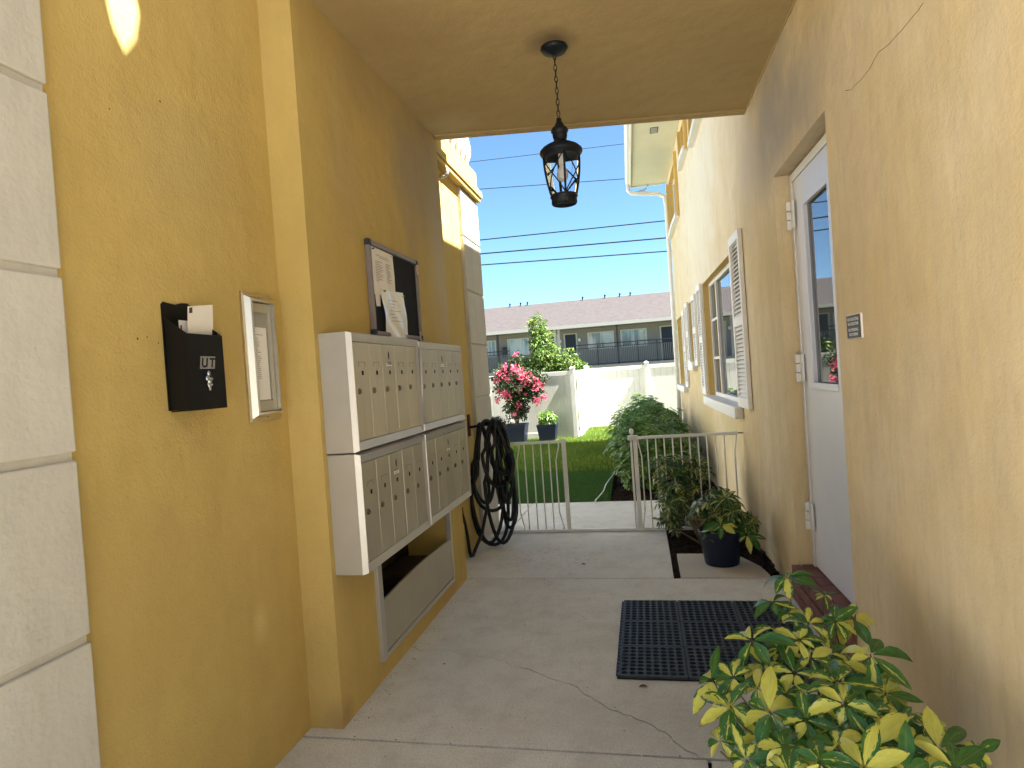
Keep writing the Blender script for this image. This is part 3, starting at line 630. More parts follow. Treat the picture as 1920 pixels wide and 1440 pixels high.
m.extr([(-1.585, 1.84, 1.512), (-1.50, 1.84, 1.505), (-1.50, 1.84, 1.77), (-1.585, 1.84, 1.83)], (0, .003, 0)); m.extr([(-1.585, 2.02, 1.512), (-1.50, 2.02, 1.505), (-1.50, 2.02, 1.77), (-1.585, 2.02, 1.83)], (0, .003, 0))
m.box(-1.503, -1.50, 1.8435, 2.0195, 1.505, 1.77); m.box(-1.585, -1.504, 1.8435, 2.0195, 1.505, 1.509); m.ob('box_body', M['black'], WM)
m = MB(); m.tube([(-1.50, 2.0, 1.772), (-1.498, 2.005, 1.785), (-1.498, 2.015, 1.78), (-1.50, 2.012, 1.768)], .0015, 6); m.ob('wire_catch', M['lock'], WM)
m = MB()
for a in (0, .039):
    m.extr([(-1.4998, 1.893 + a, 1.648), (-1.4998, 1.930 + a, 1.648), (-1.4998, 1.937 + a, 1.692), (-1.4998, 1.900 + a, 1.692)], (.0006, 0, 0))
m.ob('sticker', flat('grey_sticker', (.26, .25, .24), .6), WM)
text('U', .046, (-1.4988, 1.900, 1.654), (0, 1, 0), M['black'], WM, shear=.15, bold=.0012, depth=.0003); text('T', .046, (-1.4988, 1.941, 1.654), (0, 1, 0), M['black'], WM, shear=.15, bold=.0012, depth=.0003)
m = MB()
for (a, b, ra, rb) in ((1.935, 1.632, .006, .010), (1.930, 1.615, .011, .010), (1.938, 1.604, .009, .012), (1.948, 1.612, .006, .006), (1.936, 1.588, .008, .008), (1.930, 1.594, .005, .006), (1.944, 1.592, .006, .004), (1.936, 1.577, .004, .007)):
    k = len(m.v); prof = 8
    for rr, xx in ((1, 0), (.75, .004), (.0, .0055)):
        for i in range(prof): t_ = 2 * math.pi * i / prof; m.v.append((-1.4998 + xx, a + ra * rr * math.cos(t_), b + rb * rr * math.sin(t_)))
    for j in range(2):
        for i in range(prof): m.f.append((k + j * prof + i, k + j * prof + (i + 1) % prof, k + (j + 1) * prof + (i + 1) % prof, k + (j + 1) * prof + i)); m.mi.append(0)
m.ob('ornament', flat('pewter', (.5, .5, .5), .35, .5, 1), WM)
m = MB(); m.extr([(-1.548, 1.898, 1.70), (-1.548, 2.03, 1.69), (-1.530, 2.022, 1.886), (-1.530, 1.893, 1.868)], (.0015, 0, 0)); tag(m.ob('envelope', M['paper']), 'large blank white envelope standing in the black wall mailbox', 'envelope')
o = bpy.data.objects['envelope']; m = MB(); m.extr([(-1.5312, 1.900, 1.845), (-1.5312, 1.912, 1.847), (-1.5294, 1.911, 1.866), (-1.5294, 1.899, 1.864)], (.0035, 0, 0)); m.ob('stamp', M['deadleaf'], o)
m = MB(); m.extr([(-1.562, 1.882, 1.70), (-1.562, 1.99, 1.70), (-1.560, 1.99, 1.822), (-1.560, 1.880, 1.822)], (.001, 0, 0)); tag(m.ob('envelope', M['paper']), 'lower white envelope with a blue edge tucked behind the larger one', 'envelope')
o = bpy.data.objects['envelope.001']; m = MB(); m.box(-1.5592, -1.5588, 1.886, 1.893, 1.78, 1.805); m.ob('stripe', M['navy'], o)

# directory case
DC = thing('directory_case', (-1.59, 2.37, 1.43), 'tall narrow aluminium framed resident directory on the yellow wall', 'directory')
def ring(mb, x0, x1, A, B):  # sloped ring from rect A at x0 to rect B at x1 ; rect = (y0,y1,z0,z1)
    a_ = [(A[0], A[2]), (A[1], A[2]), (A[1], A[3]), (A[0], A[3])]; b_ = [(B[0], B[2]), (B[1], B[2]), (B[1], B[3]), (B[0], B[3])]
    for i in range(4): j = (i + 1) % 4; mb.quad((x0, *a_[i]), (x0, *a_[j]), (x1, *b_[j]), (x1, *b_[i]))
o4 = (2.268, 2.482, 1.43, 1.972)
m = MB(); ring(m, -1.589, -1.580, o4, o4); ring(m, -1.580, -1.574, o4, (2.276, 2.475, 1.445, 1.957)); ring(m, -1.574, -1.555, (2.276, 2.475, 1.445, 1.957), (2.292, 2.466, 1.458, 1.944))
ring(m, -1.555, -1.555, (2.292, 2.466, 1.458, 1.944), (2.305, 2.458, 1.468, 1.934)); ring(m, -1.555, -1.578, (2.305, 2.458, 1.468, 1.934), (2.307, 2.456, 1.470, 1.932)); m.ob('frame', M['silver'], DC)
for z in (1.952, 1.450): q = xlathe([(.006, -.001), (.006, .0015), (0, .0015)], 10); q.v = [(a - 1.5555 + (-.0165), b + 2.375, c + z) for a, b, c in q.v]; q.ob('screw', M['dark'], DC)
m = MB(); holes_wall(m, 'x', -1.572, -1.577, 2.309, 2.454, 1.472, 1.930, [(2.332, 2.428, 1.515, 1.892)]); o = m.ob('inner_panel', M['beigegrey'], DC); weld(o)
m = MB(); m.box(-1.583, -1.581, 2.325, 2.435, 1.51, 1.90); m.ob('backing', flat('warm_grey_card', (.2, .17, .13), .8), DC)
m = MB(); m.box(-1.5805, -1.5795, 2.334, 2.422, 1.52, 1.828); m.cur = 1; z = 1.795; m.box(-1.5794, -1.5790, 2.338, 2.395, z, z + .003)
for i in range(21):
    z -= .0085; L_ = random.choice((.012, .02, .026, .03, .038, .06 if i in (7, 17) else .028)); m.box(-1.5794, -1.5790, 2.338, 2.338 + L_, z - .006, z - .003)
m.ob('name_list', [M['paper'], M['ink']], DC)
q = G('thin_glass', .03, .5); q.b.inputs['Alpha'].default_value = .12; q.col((.9, .95, 1)); m = MB(); m.box(-1.5765, -1.576, 2.31, 2.453, 1.474, 1.928); m.ob('glass', q.m, DC)

# ------------------------------------------------------------------ bulletin board
BB = thing('bulletin_board', (-1.43, 3.53, 1.84), 'dark felt notice board in a taupe frame above the mailboxes', 'notice board')
y0, y1, z0, z1 = 3.16, 3.91, 1.822, 2.345
m = MB(); m.box(-1.428, -1.416, y0 + .02, y1 - .02, z0 + .02, z1 - .02); m.ob('felt_panel', M['felt'], BB)
for a, b, c_, d_ in ((y0, y0 + .028, z0 + .03, z1 - .03), (y1 - .022, y1, z0 + .03, z1 - .03), (y0 + .03, y1 - .03, z0, z0 + .024), (y0 + .03, y1 - .03, z1 - .026, z1)):
    m = MB(); m.box(-1.429, -1.400, a, b, c_, d_); m.ob('frame_rail', M['boardframe'], BB, bevel=.005)
cc = MB(); cc.box(-1.430, -1.397, -.018, .018, -.018, .018)
for a, b in ((y0 + .014, z0 + .014), (y0 + .014, z1 - .014), (y1 - .014, z0 + .014), (y1 - .014, z1 - .014)):
    q = MB(); q.box(-1.430, -1.397, a - .018, a + .018, b - .018, b + .018); q.ob('corner_cap', M['charcoal'], BB, bevel=.008)
def sheet(name, corners, x, mat, lines, lab, cat, wav=.004, n=10):
    (TL, TR, BR, BL) = corners; m = MB(); k = n + 1
    for i in range(k):
        for j in range(k):
            s_, t_ = i / n, j / n
            yy = (TL[0] * (1 - t_) + TR[0] * t_) * (1 - s_) + (BL[0] * (1 - t_) + BR[0] * t_) * s_
            zz = (TL[1] * (1 - t_) + TR[1] * t_) * (1 - s_) + (BL[1] * (1 - t_) + BR[1] * t_) * s_
            m.v.append((x + wav * (1 + math.sin(t_ * 7 + s_ * 5) + .6 * math.sin(t_ * 13 - s_ * 9)) * (.3 + s_), yy + .15 * wav * math.sin(s_ * 17), zz))
    for i in range(n):
        for j in range(n): m.f.append((i * k + j, i * k + j + 1, (i + 1) * k + j + 1, (i + 1) * k + j)); m.mi.append(0)
    m.cur = 1
    for (s_, t0, t1) in lines:
        def pt(s, t):
            i = min(n - 1, int(s * n)); j = min(n - 1, int(t * n)); a, b = s * n - i, t * n - j
            g_ = lambda i, j: Vector(m.v[i * k + j])
            return (g_(i, j) * (1 - a) * (1 - b) + g_(i + 1, j) * a * (1 - b) + g_(i, j + 1) * (1 - a) * b + g_(i + 1, j + 1) * a * b) + Vector((.0009, 0, 0))
        st = max(1, int((t1 - t0) * n * 1.5))
        for q_ in range(st):
            ta, tb = t0 + (t1 - t0) * q_ / st, t0 + (t1 - t0) * (q_ + 1) / st
            m.quad(pt(s_, ta), pt(s_, tb), pt(s_ + .011, tb), pt(s_ + .011, ta))
    return tag(m.ob(name, [mat, M['ink']], recalc=False), lab, cat)
ln = [(.14, .2, .75), (.18, .35, .8)]
for i in range(13): ln.append((.28 + i * .035, .15, random.uniform(.3, .5))); ln.append((.28 + i * .035, .62, random.uniform(.72, .85)))
sheet('notice_paper', ((3.195, 2.315), (3.505, 2.315), (3.52, 2.07), (3.205, 2.05)), -1.412, M['paper'], ln, 'typed list pinned at the top left of the dark notice board', 'paper', .002)
sheet('notice_paper', ((3.20, 2.17), (3.30, 2.165), (3.29, 1.99), (3.235, 1.985)), -1.4145, M['paper'], [], 'narrow sheet edge showing under the typed list on the notice board', 'paper', .001)
ln = [(.2 + i * .07, .25 + random.uniform(0, .1), .45 + random.uniform(0, .3)) for i in range(7)]
sheet('plastic_sleeve', ((3.265, 2.085), (3.605, 2.10), (3.665, 1.815), (3.33, 1.808)), -1.4035, M['sleeve'], ln, 'crinkled clear sleeve with handwritten note hanging over the mailboxes top', 'plastic sleeve', .006, 16)
def pin(y, z, x, mat, lab):
    q = xlathe([(0, 0), (.0035, 0), (.003, .006), (.005, .009), (.005, .012), (0, .013)], 8); q.v = [(a + x, b + y, c + z) for a, b, c in q.v]; tag(q.ob('push_pin', M[mat], smooth=True), lab, 'push pin')
pin(3.21, 2.30, -1.408, 'charcoal', 'dark push pin at the top left corner of the typed list'); pin(3.47, 2.30, -1.408, 'silver', 'pale push pin at the top right corner of the typed list')
pin(3.30, 2.075, -1.395, 'greenpin', 'green push pin at the top left of the plastic sleeve'); pin(3.57, 2.075, -1.393, 'silver', 'clear push pin at the top right of the plastic sleeve')
def trinket(y, z, lab):
    m = MB()
    for i in range(5): m.tube([(-1.397, y + .006 * math.sin(i * 2.1) + .012 * math.cos(a), z - i * .013 + .006 * math.sin(a)) for a in (0, 1.05, 2.1, 3.14, 4.2, 5.2)], .002, 5, closed=True)
    tag(m.ob('ribbon_charm', flat('pale_pink_ribbon', (.7, .55, .52), .5)), lab, 'charm')
trinket(3.885, 2.31, 'pale ribbon charm hanging from the top right board corner'); trinket(3.86, 1.87, 'pale ribbon charm by the bottom right board corner')

# ------------------------------------------------------------------ lantern
LX, LY = -.37, 3.57
LN = thing('pendant_lantern', (LX, LY, 3.4), 'black iron and glass lantern hanging by a chain from the passage ceiling', 'lantern')
C3 = (LX, LY, 0)
m = MB(); m.lathe([(0, 3.3995), (.075, 3.3995), (.078, 3.392), (.066, 3.374), (.03, 3.364), (.012, 3.358), (0, 3.357)], C3, 28); m.ob('canopy', M['iron'], LN, smooth=True)
lm = MB(); R_ = []
for i in range(14):
    a = 2 * math.pi * i / 14; R_.append((.0085 * math.cos(a), 0, .0195 * math.sin(a)))
lm.tube(R_, .0026, 6, closed=True); lm = lm.mesh('chain_link', M['iron'], smooth=True)
z = 3.348; i = 0
while z > 3.0: put('chain_link', lm, LN, (LX, LY, z), (0, .05 * math.sin(i), (i % 2) * math.pi / 2 + .3)); z -= .0325; i += 1
m = MB(); m.lathe([(0, 3.0), (.014, 2.995), (.016, 2.975), (.024, 2.962), (.03, 2.95), (.045, 2.938), (.05, 2.925), (.048, 2.915), (.038, 2.908), (.043, 2.900), (.040, 2.885), (.036, 2.870), (.045, 2.855), (.075, 2.845), (.105, 2.828), (.121, 2.812), (.123, 2.800), (.118, 2.79), (.108, 2.786), (.108, 2.776), (.098, 2.776), (.0, 2.80)], C3, 32); m.ob('cap', M['iron'], LN, smooth=True)
def rad(z): t = (2.776 - z) / (2.776 - 2.555); return .103 - .002 * t - .030 * t * t
m = MB(); m.lathe([(rad(2.776 - .221 * i / 8) - .006, 2.776 - .221 * i / 8) for i in range(9)], C3, 32); m.ob('glass_shade', M['clear'], LN, smooth=True)
m = MB(); m.lathe([(.0, 2.56), (.066, 2.560), (.078, 2.558), (.079, 2.545), (.072, 2.540), (.074, 2.515), (.070, 2.505), (.062, 2.502), (.06, 2.51), (0, 2.513)], C3, 28); m.ob('base_ring', M['iron'], LN, smooth=True)
NP = 4
for k in range(NP):
    a0 = k * 2 * math.pi / NP + .25
    m = MB(); m.tube([(LX + rad(zz) * math.cos(a0), LY + rad(zz) * math.sin(a0), zz) for zz in [2.78 - .225 * i / 8 for i in range(9)]], .0062, 6); m.ob('upright', M['iron'], LN, smooth=True)
    for s_ in (1, -1):
        pts = []
        for i in range(11):
            t = i / 10; zz = 2.78 - .225 * t; aa = a0 + (t if s_ > 0 else 1 - t) * 2 * math.pi / NP; pts.append((LX + (rad(zz) + .002 * s_) * math.cos(aa), LY + (rad(zz) + .002 * s_) * math.sin(aa), zz))
        if k % 1 == 0: m = MB(); m.tube(pts, .0038, 5); m.ob('cross_bar', M['iron'], LN, smooth=True)
m = MB(); m.lathe([(.016, 2.79), (.016, 2.73), (.013, 2.728)], C3, 14); m.ob('socket', M['bulb'], LN, smooth=True)
m = MB(); m.lathe([(.012, 2.728), (.016, 2.715), (.026, 2.695), (.030, 2.675), (.028, 2.655), (.018, 2.640), (0, 2.634)], C3, 18); m.ob('bulb', M['bulb'], LN, smooth=True)

# ------------------------------------------------------------------ small sign on the right wall
SG = thing('rules_sign', (.88, 5, 0), 'small black plaque with white lettering beside the door, mounted on the faded wall', 'sign', org=(0, 5, 0), rz=.020)
m = MB(); m.box(-.009, -.001, 2.865, 3.035, 1.605, 1.712); m.ob('backing_plate', M['paper'], SG, bevel=.001)
m = MB(); m.box(-.0115, -.0091, 2.873, 3.032, 1.608, 1.708); m.ob('face_plate', M['black'], SG)
for s_, z in (('NO SOLICITING', 1.684), ('NO SOLICITAR', 1.664), ('NO SMOKING', 1.638), ('NO FUMAR', 1.618)):
    text(s_, .0185, (-.0117, 2.952, z), (0, -1, 0), M['paper'], SG, depth=.0002, align='CENTER', sx=1.02 if len(s_) > 9 else 1.1)

# ------------------------------------------------------------------ rubber mat
RM = thing('rubber_mat', (-.22, 3.1, 0), 'black perforated rubber mat on the concrete before the door', 'mat')
def matcell(L=.338, n=8, h=.014):
    m = MB(); p = (L - .02) / n; K = 8
    r = p * .435
    for i in range(n):
        for j in range(n):
            cx, cy = .010 + p * (i + .5), .010 + p * (j + .5); b = len(m.v)
            for kk in range(K):
                a = 2 * math.pi * (kk + .5) / K; ca, sa = math.cos(a), math.sin(a); q = (p / 2) / max(abs(ca), abs(sa))
                m.v += [(cx + q * ca, cy + q * sa, h), (cx + r * ca, cy + r * sa * .95, h), (cx + r * ca, cy + r * sa * .95, .001)]
            for kk in range(K):
                k2 = (kk + 1) % K
                m.f.append((b + kk * 3, b + k2 * 3, b + k2 * 3 + 1, b + kk * 3 + 1)); m.f.append((b + kk * 3 + 1, b + k2 * 3 + 1, b + k2 * 3 + 2, b + kk * 3 + 2)); m.mi += [0, 0]
            # corners of the square cell
            for sx, sy, k1, k2 in ((1, 1, 0, 1), (-1, 1, 2, 3), (-1, -1, 4, 5), (1, -1, 6, 7)):
                n0 = len(m.v); m.v.append((cx + sx * p / 2, cy + sy * p / 2, h)); m.f.append((b + k1 * 3, n0, b + k2 * 3)); m.mi.append(0)
    e = .0095
    for x0, x1, y0, y1 in ((.001, .010, .001, L - .001), (L - .010, L - .001, .001, L - .001), (.010, L - .010, .001, .010), (.010, L - .010, L - .010, L - .001)): m.box(x0, x1, y0, y1, .001, h)
    return m.mesh('mat_section', M['matrub'], recalc=False)
mc = matcell()
for i in range(3):
    for j in range(3):
        put('mat_section', mc, RM, (-.215 + .341 * i, 3.105 + .341 * j, .004), (0, 0, 0))
m = MB(); m.box(-.221, .815, 3.099, 4.134, .0012, .0045); m.ob('mat_base', M['dark'], RM)
m = MB()
for i in range(24):
    yb = 3.125 + i * .042; m.box(-.228, -.214, yb, yb + .026, .002, .012)
for i in range(24):
    xb = -.2 + i * .042; m.box(xb, xb + .026, 4.128, 4.140, .002, .013)
m.ob('edge_nub', M['matrub'], RM)

# ------------------------------------------------------------------ metal safety gate
GT = thing('safety_gate', (-.4, 5.95, 0), 'white metal bar safety gate standing across the passage, open in its middle', 'gate')
GY = 5.95
def gob(nm, f, **kw): m = MB(); f(m); return m.ob(nm, M['white'], GT, **kw)
gob('top_rail', lambda m: m.box(-1.56, -.79, GY - .012, GY + .012, .865, .89), bevel=.004)
gob('top_rail', lambda m: m.box(-.10, .82, GY - .014, GY + .014, .868, .895), bevel=.004)
gob('bottom_rail', lambda m: m.box(-1.56, .82, GY - .018, GY + .018, .004, .030), bevel=.004)
gob('post', lambda m: m.box(-.805, -.765, GY - .016, GY + .016, .030, .905), bevel=.006)
gob('post', lambda m: m.box(-.155, -.135, GY - .016, GY + .02, .030, .875), bevel=.004)
gob('post', lambda m: m.box(-.128, -.088, GY - .018, GY + .022, .030, .868), bevel=.006)
gob('latch', lambda m: m.box(-.175, -.080, GY - .028, GY + .028, .862, .905), bevel=.008)
gob('finial', lambda m: m.lathe([(.012, .905), (.012, .915), (.02, .93), (.021, .945), (.014, .965), (0, .975)], (-.135, GY, 0), 14), smooth=True)
def bar(x, bend=0, ze=.866):
    if not bend: pts = [(x, GY, .03), (x, GY, ze)]
    else: pts = [(x - bend, GY, .03), (x - bend, GY, .06), (x - bend * .5, GY, .13), (x, GY, .20), (x, GY, .45), (x, GY, .70), (x - bend * .5, GY, .77), (x - bend, GY, .83), (x - bend, GY, ze)]
    gob('bar', lambda m: m.tube(pts, .0065, 7), smooth=True)
for x in (-1.50, -1.42, -1.34, -1.175, -1.09, -1.01, -.93): bar(x)
bar(-1.255, -.03); bar(-.87, -.035)
for i in range(10): bar(.005 + i * .0765)
bar(-.055, .025); bar(.78, -.02)
m = MB(); m.tube([(.82, GY, .882), (.872, GY, .882)], .006, 6); m.ob('wall_bolt', M['lock'], GT)
m = MB(); m.tube([(.80, GY, .14), (.85, GY, .14)], .006, 6); m.ob('wall_bolt', M['lock'], GT)

# ------------------------------------------------------------------ garden hose
HS = thing('garden_hose', (-1.45, 5.5, 1.15), 'long black garden hose looped over a wall hook', 'hose')
def loop(cx, cy, zt, zb, wx, wy, tw=0, n=36, ph=0):
    pts = []
    for i in range(n):
        a = 2 * math.pi * i / n; s_, c_ = math.sin(a), math.cos(a)
        wd = (1.0 if c_ < 0 else .72) * (1 - .25 * c_)
        zz = (zt + zb) / 2 + (zt - zb) / 2 * c_
        pts.append((cx + wx * s_ * wd + tw * (1 - c_) * .5 + .01 * math.sin(3 * a + ph), cy + wy * s_ * wd + .012 * math.cos(2 * a + ph), zz))
    return pts
for (cx, cy, zt, zb, wx, wy, tw) in ((-1.42, 5.46, 1.14, .02, .15, .08, .0), (-1.46, 5.44, 1.12, .05, .12, .06, .02), (-1.40, 5.42, 1.16, .34, .14, .05, .0), (-1.35, 5.46, 1.17, .04, .11, .06, .03), (-1.34, 5.42, 1.16, .56, .12, .04, .03), (-1.30, 5.43, 1.15, .66, .08, .05, .05), (-1.31, 5.50, 1.13, .24, .06, .06, .05), (-1.28, 5.52, 1.12, .16, .05, .05, .02), (-1.47, 5.48, 1.13, .40, .09, .04, .0), (-1.29, 5.47, 1.14, .42, .05, .04, .03)):
    m = MB(); m.tube(loop(cx, cy, zt, zb, wx, wy, tw, ph=random.uniform(0, 6)), .0165, 10, closed=True); m.ob('hose_loop', M['rubber'], HS, smooth=True)
m = MB(); m.tube([(-1.57, 5.05, .42), (-1.555, 5.06, .34), (-1.55, 5.09, .2), (-1.55, 5.12, .06), (-1.545, 5.14, .018), (-1.535, 5.16, .016), (-1.52, 5.2, .06), (-1.48, 5.3, .17), (-1.45, 5.38, .34), (-1.42, 5.42, .5), (-1.43, 5.45, .7)], [.010] * 2 + [.0155] * 9, 9); m.ob('hose_tail', M['rubber'], HS, smooth=True)
m = MB(); m.tube([(-1.575, 5.05, .46), (-1.57, 5.05, .41)], .014, 8)
for i in range(7): m.tube([(-1.572 + .002 * i, 5.05, .41 - i * .013), (-1.571 + .002 * i, 5.05, .404 - i * .013)], .0145, 10)
m.ob('strain_relief', flat('dark_red_spring', (.10, .02, .015), .5), HS, smooth=True)
m = MB(); m.tube([(-1.25, 5.42, .80), (-1.235, 5.42, .72), (-1.215, 5.42, .655), (-1.225, 5.42, .628), (-1.26, 5.42, .605)], [.012, .012, .014, .02, .022], 10); m.tube([(-1.26, 5.42, .605), (-1.275, 5.41, .585)], .028, 12); m.tube([(-1.25, 5.42, .69), (-1.262, 5.42, .66), (-1.245, 5.42, .63)], .006, 6); m.ob('nozzle', M['black'], HS, smooth=True)
HK = thing('hose_hook', (-1.59, 5.5, 1.1), 'rusty dark wall bracket holding up the black hose', 'hook')
m = MB(); m.box(-1.588, -1.575, 5.46, 5.52, 1.02, 1.22); m.ob('plate', flat('rusty_iron', (.08, .04, .025), .8, bump=.3), HK, bevel=.003)
m = MB(); m.tube([(-1.58, 5.49, 1.10), (-1.45, 5.48, 1.115), (-1.30, 5.47, 1.12), (-1.27, 5.47, 1.16)], .012, 8); m.ob('arm', M['iron'], HK, smooth=True)

# ------------------------------------------------------------------ leaves
def leaflet(m, base, dirv, side, L, W, droop, rnd, seg=5, fold=.18):
    """blade from base along dirv, bending down"""
    d = Vector(dirv).normalized(); s_ = Vector(side).normalized(); n0 = s_.cross(d)
    if n0.z < 0 and abs(d.z) < .9: n0 = -n0
    b = len(m.v); p = Vector(base); step = L / seg
    prof = {5: (0.08, .62, 1.0, .95, .62, .06), 4: (.1, .8, 1, .75, .06), 3: (.1, .95, .9, .05), 2: (.15, 1, .1)}[seg]
    for i in range(seg + 1):
        t = i / seg; hw = W * prof[i] / 2
        nn = s_.cross(d); nn = nn if nn.dot(n0) > 0 else -nn
        for k in (-1, 0, 1):
            q = p + s_ * hw * k + nn * (abs(k) * hw * fold * 2)
            m.v.append(tuple(q)); m.a.append((t, float(k), rnd))
        d = (d + Vector((0, 0, -droop / seg))).normalized(); p = p + d * step
    for i in range(seg):
        r = b + i * 3
        for k in (0, 1): m.f.append((r + k, r + k + 1, r + 4 + k, r + 3 + k)); m.mi.append(m.cur)
def compound(m, c, normal, L, W, nl, rnd, seg=4, droop=.7, spread=.35):
    n = Vector(normal).normalized(); t = n.orthogonal().normalized(); bt = n.cross(t); a0 = random.uniform(0, 6.28)
    for i in range(nl):
        a = a0 + 2 * math.pi * i / nl + random.uniform(-.14, .14); rd = t * math.cos(a) + bt * math.sin(a); sd = n.cross(rd)
        l = L * random.uniform(.78, 1.08)
        pet = .10 * L
        st = Vector(c) + rd * pet
        dv = rd + n * random.uniform(spread - .25, spread + .15)
        leaflet(m, st, dv, sd, l, W * random.uniform(.85, 1.1) * l / L, droop * random.uniform(.5, 1.3), (rnd + random.uniform(-.28, .28)) % 1.0, seg)
# foreground variegated shrub : compound leaves are parts
FS = thing('variegated_shrub', (.55, 2.0, -.03), 'variegated yellow and green umbrella shrub in the bottom right corner', 'shrub')
lv = []
for i in range(26):
    m = MB().attr(); nl = random.choice((7, 8, 8, 7, 6)); rb = random.random()
    a0 = random.uniform(0, 6)
    for k in range(nl):
        a = a0 + 2 * math.pi * k / nl + random.uniform(-.15, .15); rd = Vector((math.cos(a), math.sin(a), 0))
        l = .104 * random.choice((.55, .8, .95, 1.05, 1.15)) * random.uniform(.9, 1.05)
        leaflet(m, rd * .008, rd + Vector((0, 0, random.uniform(-.15, .35))), Vector((-rd.y, rd.x, random.uniform(-.25, .25))), l, .040 * random.uniform(.8, 1.15) * (l / .104) ** .5, random.uniform(.15, 1.6), random.random(), 5, random.uniform(.05, .42))
    m.cur = 1; m.tube([(0, 0, .002), (.004, 0, -.03), (.002, .006, -.075)], [.0022, .002, .0018], 5, cap=False)
    while len(m.a) < len(m.v): m.a.append((.5, .0, .1))
    lv.append(m.mesh('leaf', [M['vleaf'], M['twig']], recalc=False, smooth=True))
RAYS = lambda px, py: CR @ Vector(((px - 960) / 1164.56, -(py - 720) / 1164.56, -1))
def at_px(px, py, y): d_ = RAYS(px, py); return Vector((0, 0, 1.55)) + d_ * (y / d_.y)
spots = [(1475, 1082, 2.45, 1.0), (1448, 1130, 2.40, .9), (1545, 1115, 2.55, .55), (1478, 1150, 2.35, .7), (1600, 1160, 2.25, 1.15), (1410, 1200, 2.1, 1.15), (1515, 1170, 2.2, 1.0), (1498, 1200, 2.1, .9),
 (1565, 1165, 2.2, .9), (1632, 1228, 1.98, 1.15), (1335, 1275, 2.05, 1.05), (1460, 1215, 2.15, .7), (1520, 1235, 2.05, .95), (1490, 1262, 2.0, 1.0), (1568, 1280, 1.9, 1.15), (1583, 1320, 1.8, 1.2), (1443, 1335, 1.85, 1.3), (1370, 1325, 1.9, 1.1),
 (1375, 1270, 2.0, .8), (1510, 1350, 1.8, 1.05), (1420, 1290, 1.95, .8), (1660, 1300, 1.9, .9), (1640, 1270, 1.95, 1.0), (1630, 1335, 1.8, 1.1), (1690, 1345, 1.85, .8), (1735, 1358, 1.85, .85), (1700, 1400, 1.72, 1.2), (1760, 1405, 1.70, 1.2), (1640, 1400, 1.68, 1.3),
 (1570, 1400, 1.66, 1.2), (1540, 1430, 1.62, 1.2), (1470, 1400, 1.72, 1.1), (1350, 1390, 1.85, .75), (1400, 1425, 1.75, 1.0), (1620, 1440, 1.58, 1.3), (1700, 1450, 1.58, 1.2), (1790, 1440, 1.6, 1.1), (1830, 1412, 1.72, .7), (1480, 1450, 1.62, 1.1), (1555, 1225, 2.1, .9), (1600, 1255, 2.0, .8), (1430, 1245, 2.1, .8), (1535, 1300, 1.9, .8), (1475, 1300, 1.95, .8), (1660, 1370, 1.8, .9), (1585, 1360, 1.8, .9), (1380, 1350, 1.95, .8), (1430, 1380, 1.88, .9), (1510, 1400, 1.8, .9)]
def inside(p):
    lim = .88 - .02 * (p.y - 5) - .05
    if p.x > lim: # slide toward the camera along its ray so that the leaf stays off the wall
        o_ = Vector((0, 0, 1.55)); d_ = p - o_; p = o_ + d_ * (lim / p.x)
    return p
sc_root = Vector((.58, 1.95, -.03)); tips = []
m_st = MB()
for (px, py, yy, sc) in spots:
    if yy < 1.9: sc *= .88
    p = inside(at_px(px, py, yy)); tips.append(p)
    o = put('leaf', random.choice(lv), FS, p)
    out = (p - Vector((.56, 2.0, .0))); out.z = 0
    tilt = Vector((out.x * .9 - .12, out.y * .5 - .55, 1.1)).normalized()
    q = tilt.to_track_quat('Z', 'Y'); o.rotation_euler = (q.to_matrix() @ Matrix.Rotation(random.uniform(0, 6.28), 3, 'Z')).to_euler(); o.scale = (sc * .93,) * 3
for i in range(80):      # darker inner leaves lower in the shrub
    t = random.choice(tips); c0 = Vector((.60, 2.0, .05)); f_ = random.uniform(.45, .93); p = c0.lerp(t, f_) + Vector((random.uniform(-.08, .08), random.uniform(-.08, .08), random.uniform(-.08, .02)))
    p = inside(p); p.z = max(p.z, .03)
    o = put('leaf', random.choice(lv), FS, p); tilt = Vector((random.uniform(-.7, .5), random.uniform(-.9, .3), 1)).normalized()
    o.rotation_euler = (tilt.to_track_quat('Z', 'Y').to_matrix() @ Matrix.Rotation(random.uniform(0, 6.28), 3, 'Z')).to_euler(); o.scale = (random.uniform(.55, .95),) * 3
for i, t in enumerate(tips[::2]):
    b0 = sc_root + Vector((random.uniform(-.12, .12), random.uniform(-.2, .2), 0)); mid = b0.lerp(t, .5) + Vector((random.uniform(-.03, .03), random.uniform(-.03, .03), -.03))
    m = MB(); m.tube([b0, b0.lerp(mid, .5) + Vector((0, 0, .03)), mid, mid.lerp(t, .6), t - Vector((0, 0, .03))], [.007, .006, .005, .004, .0025], 6); m.ob('stem', M['twig'], FS, smooth=True)

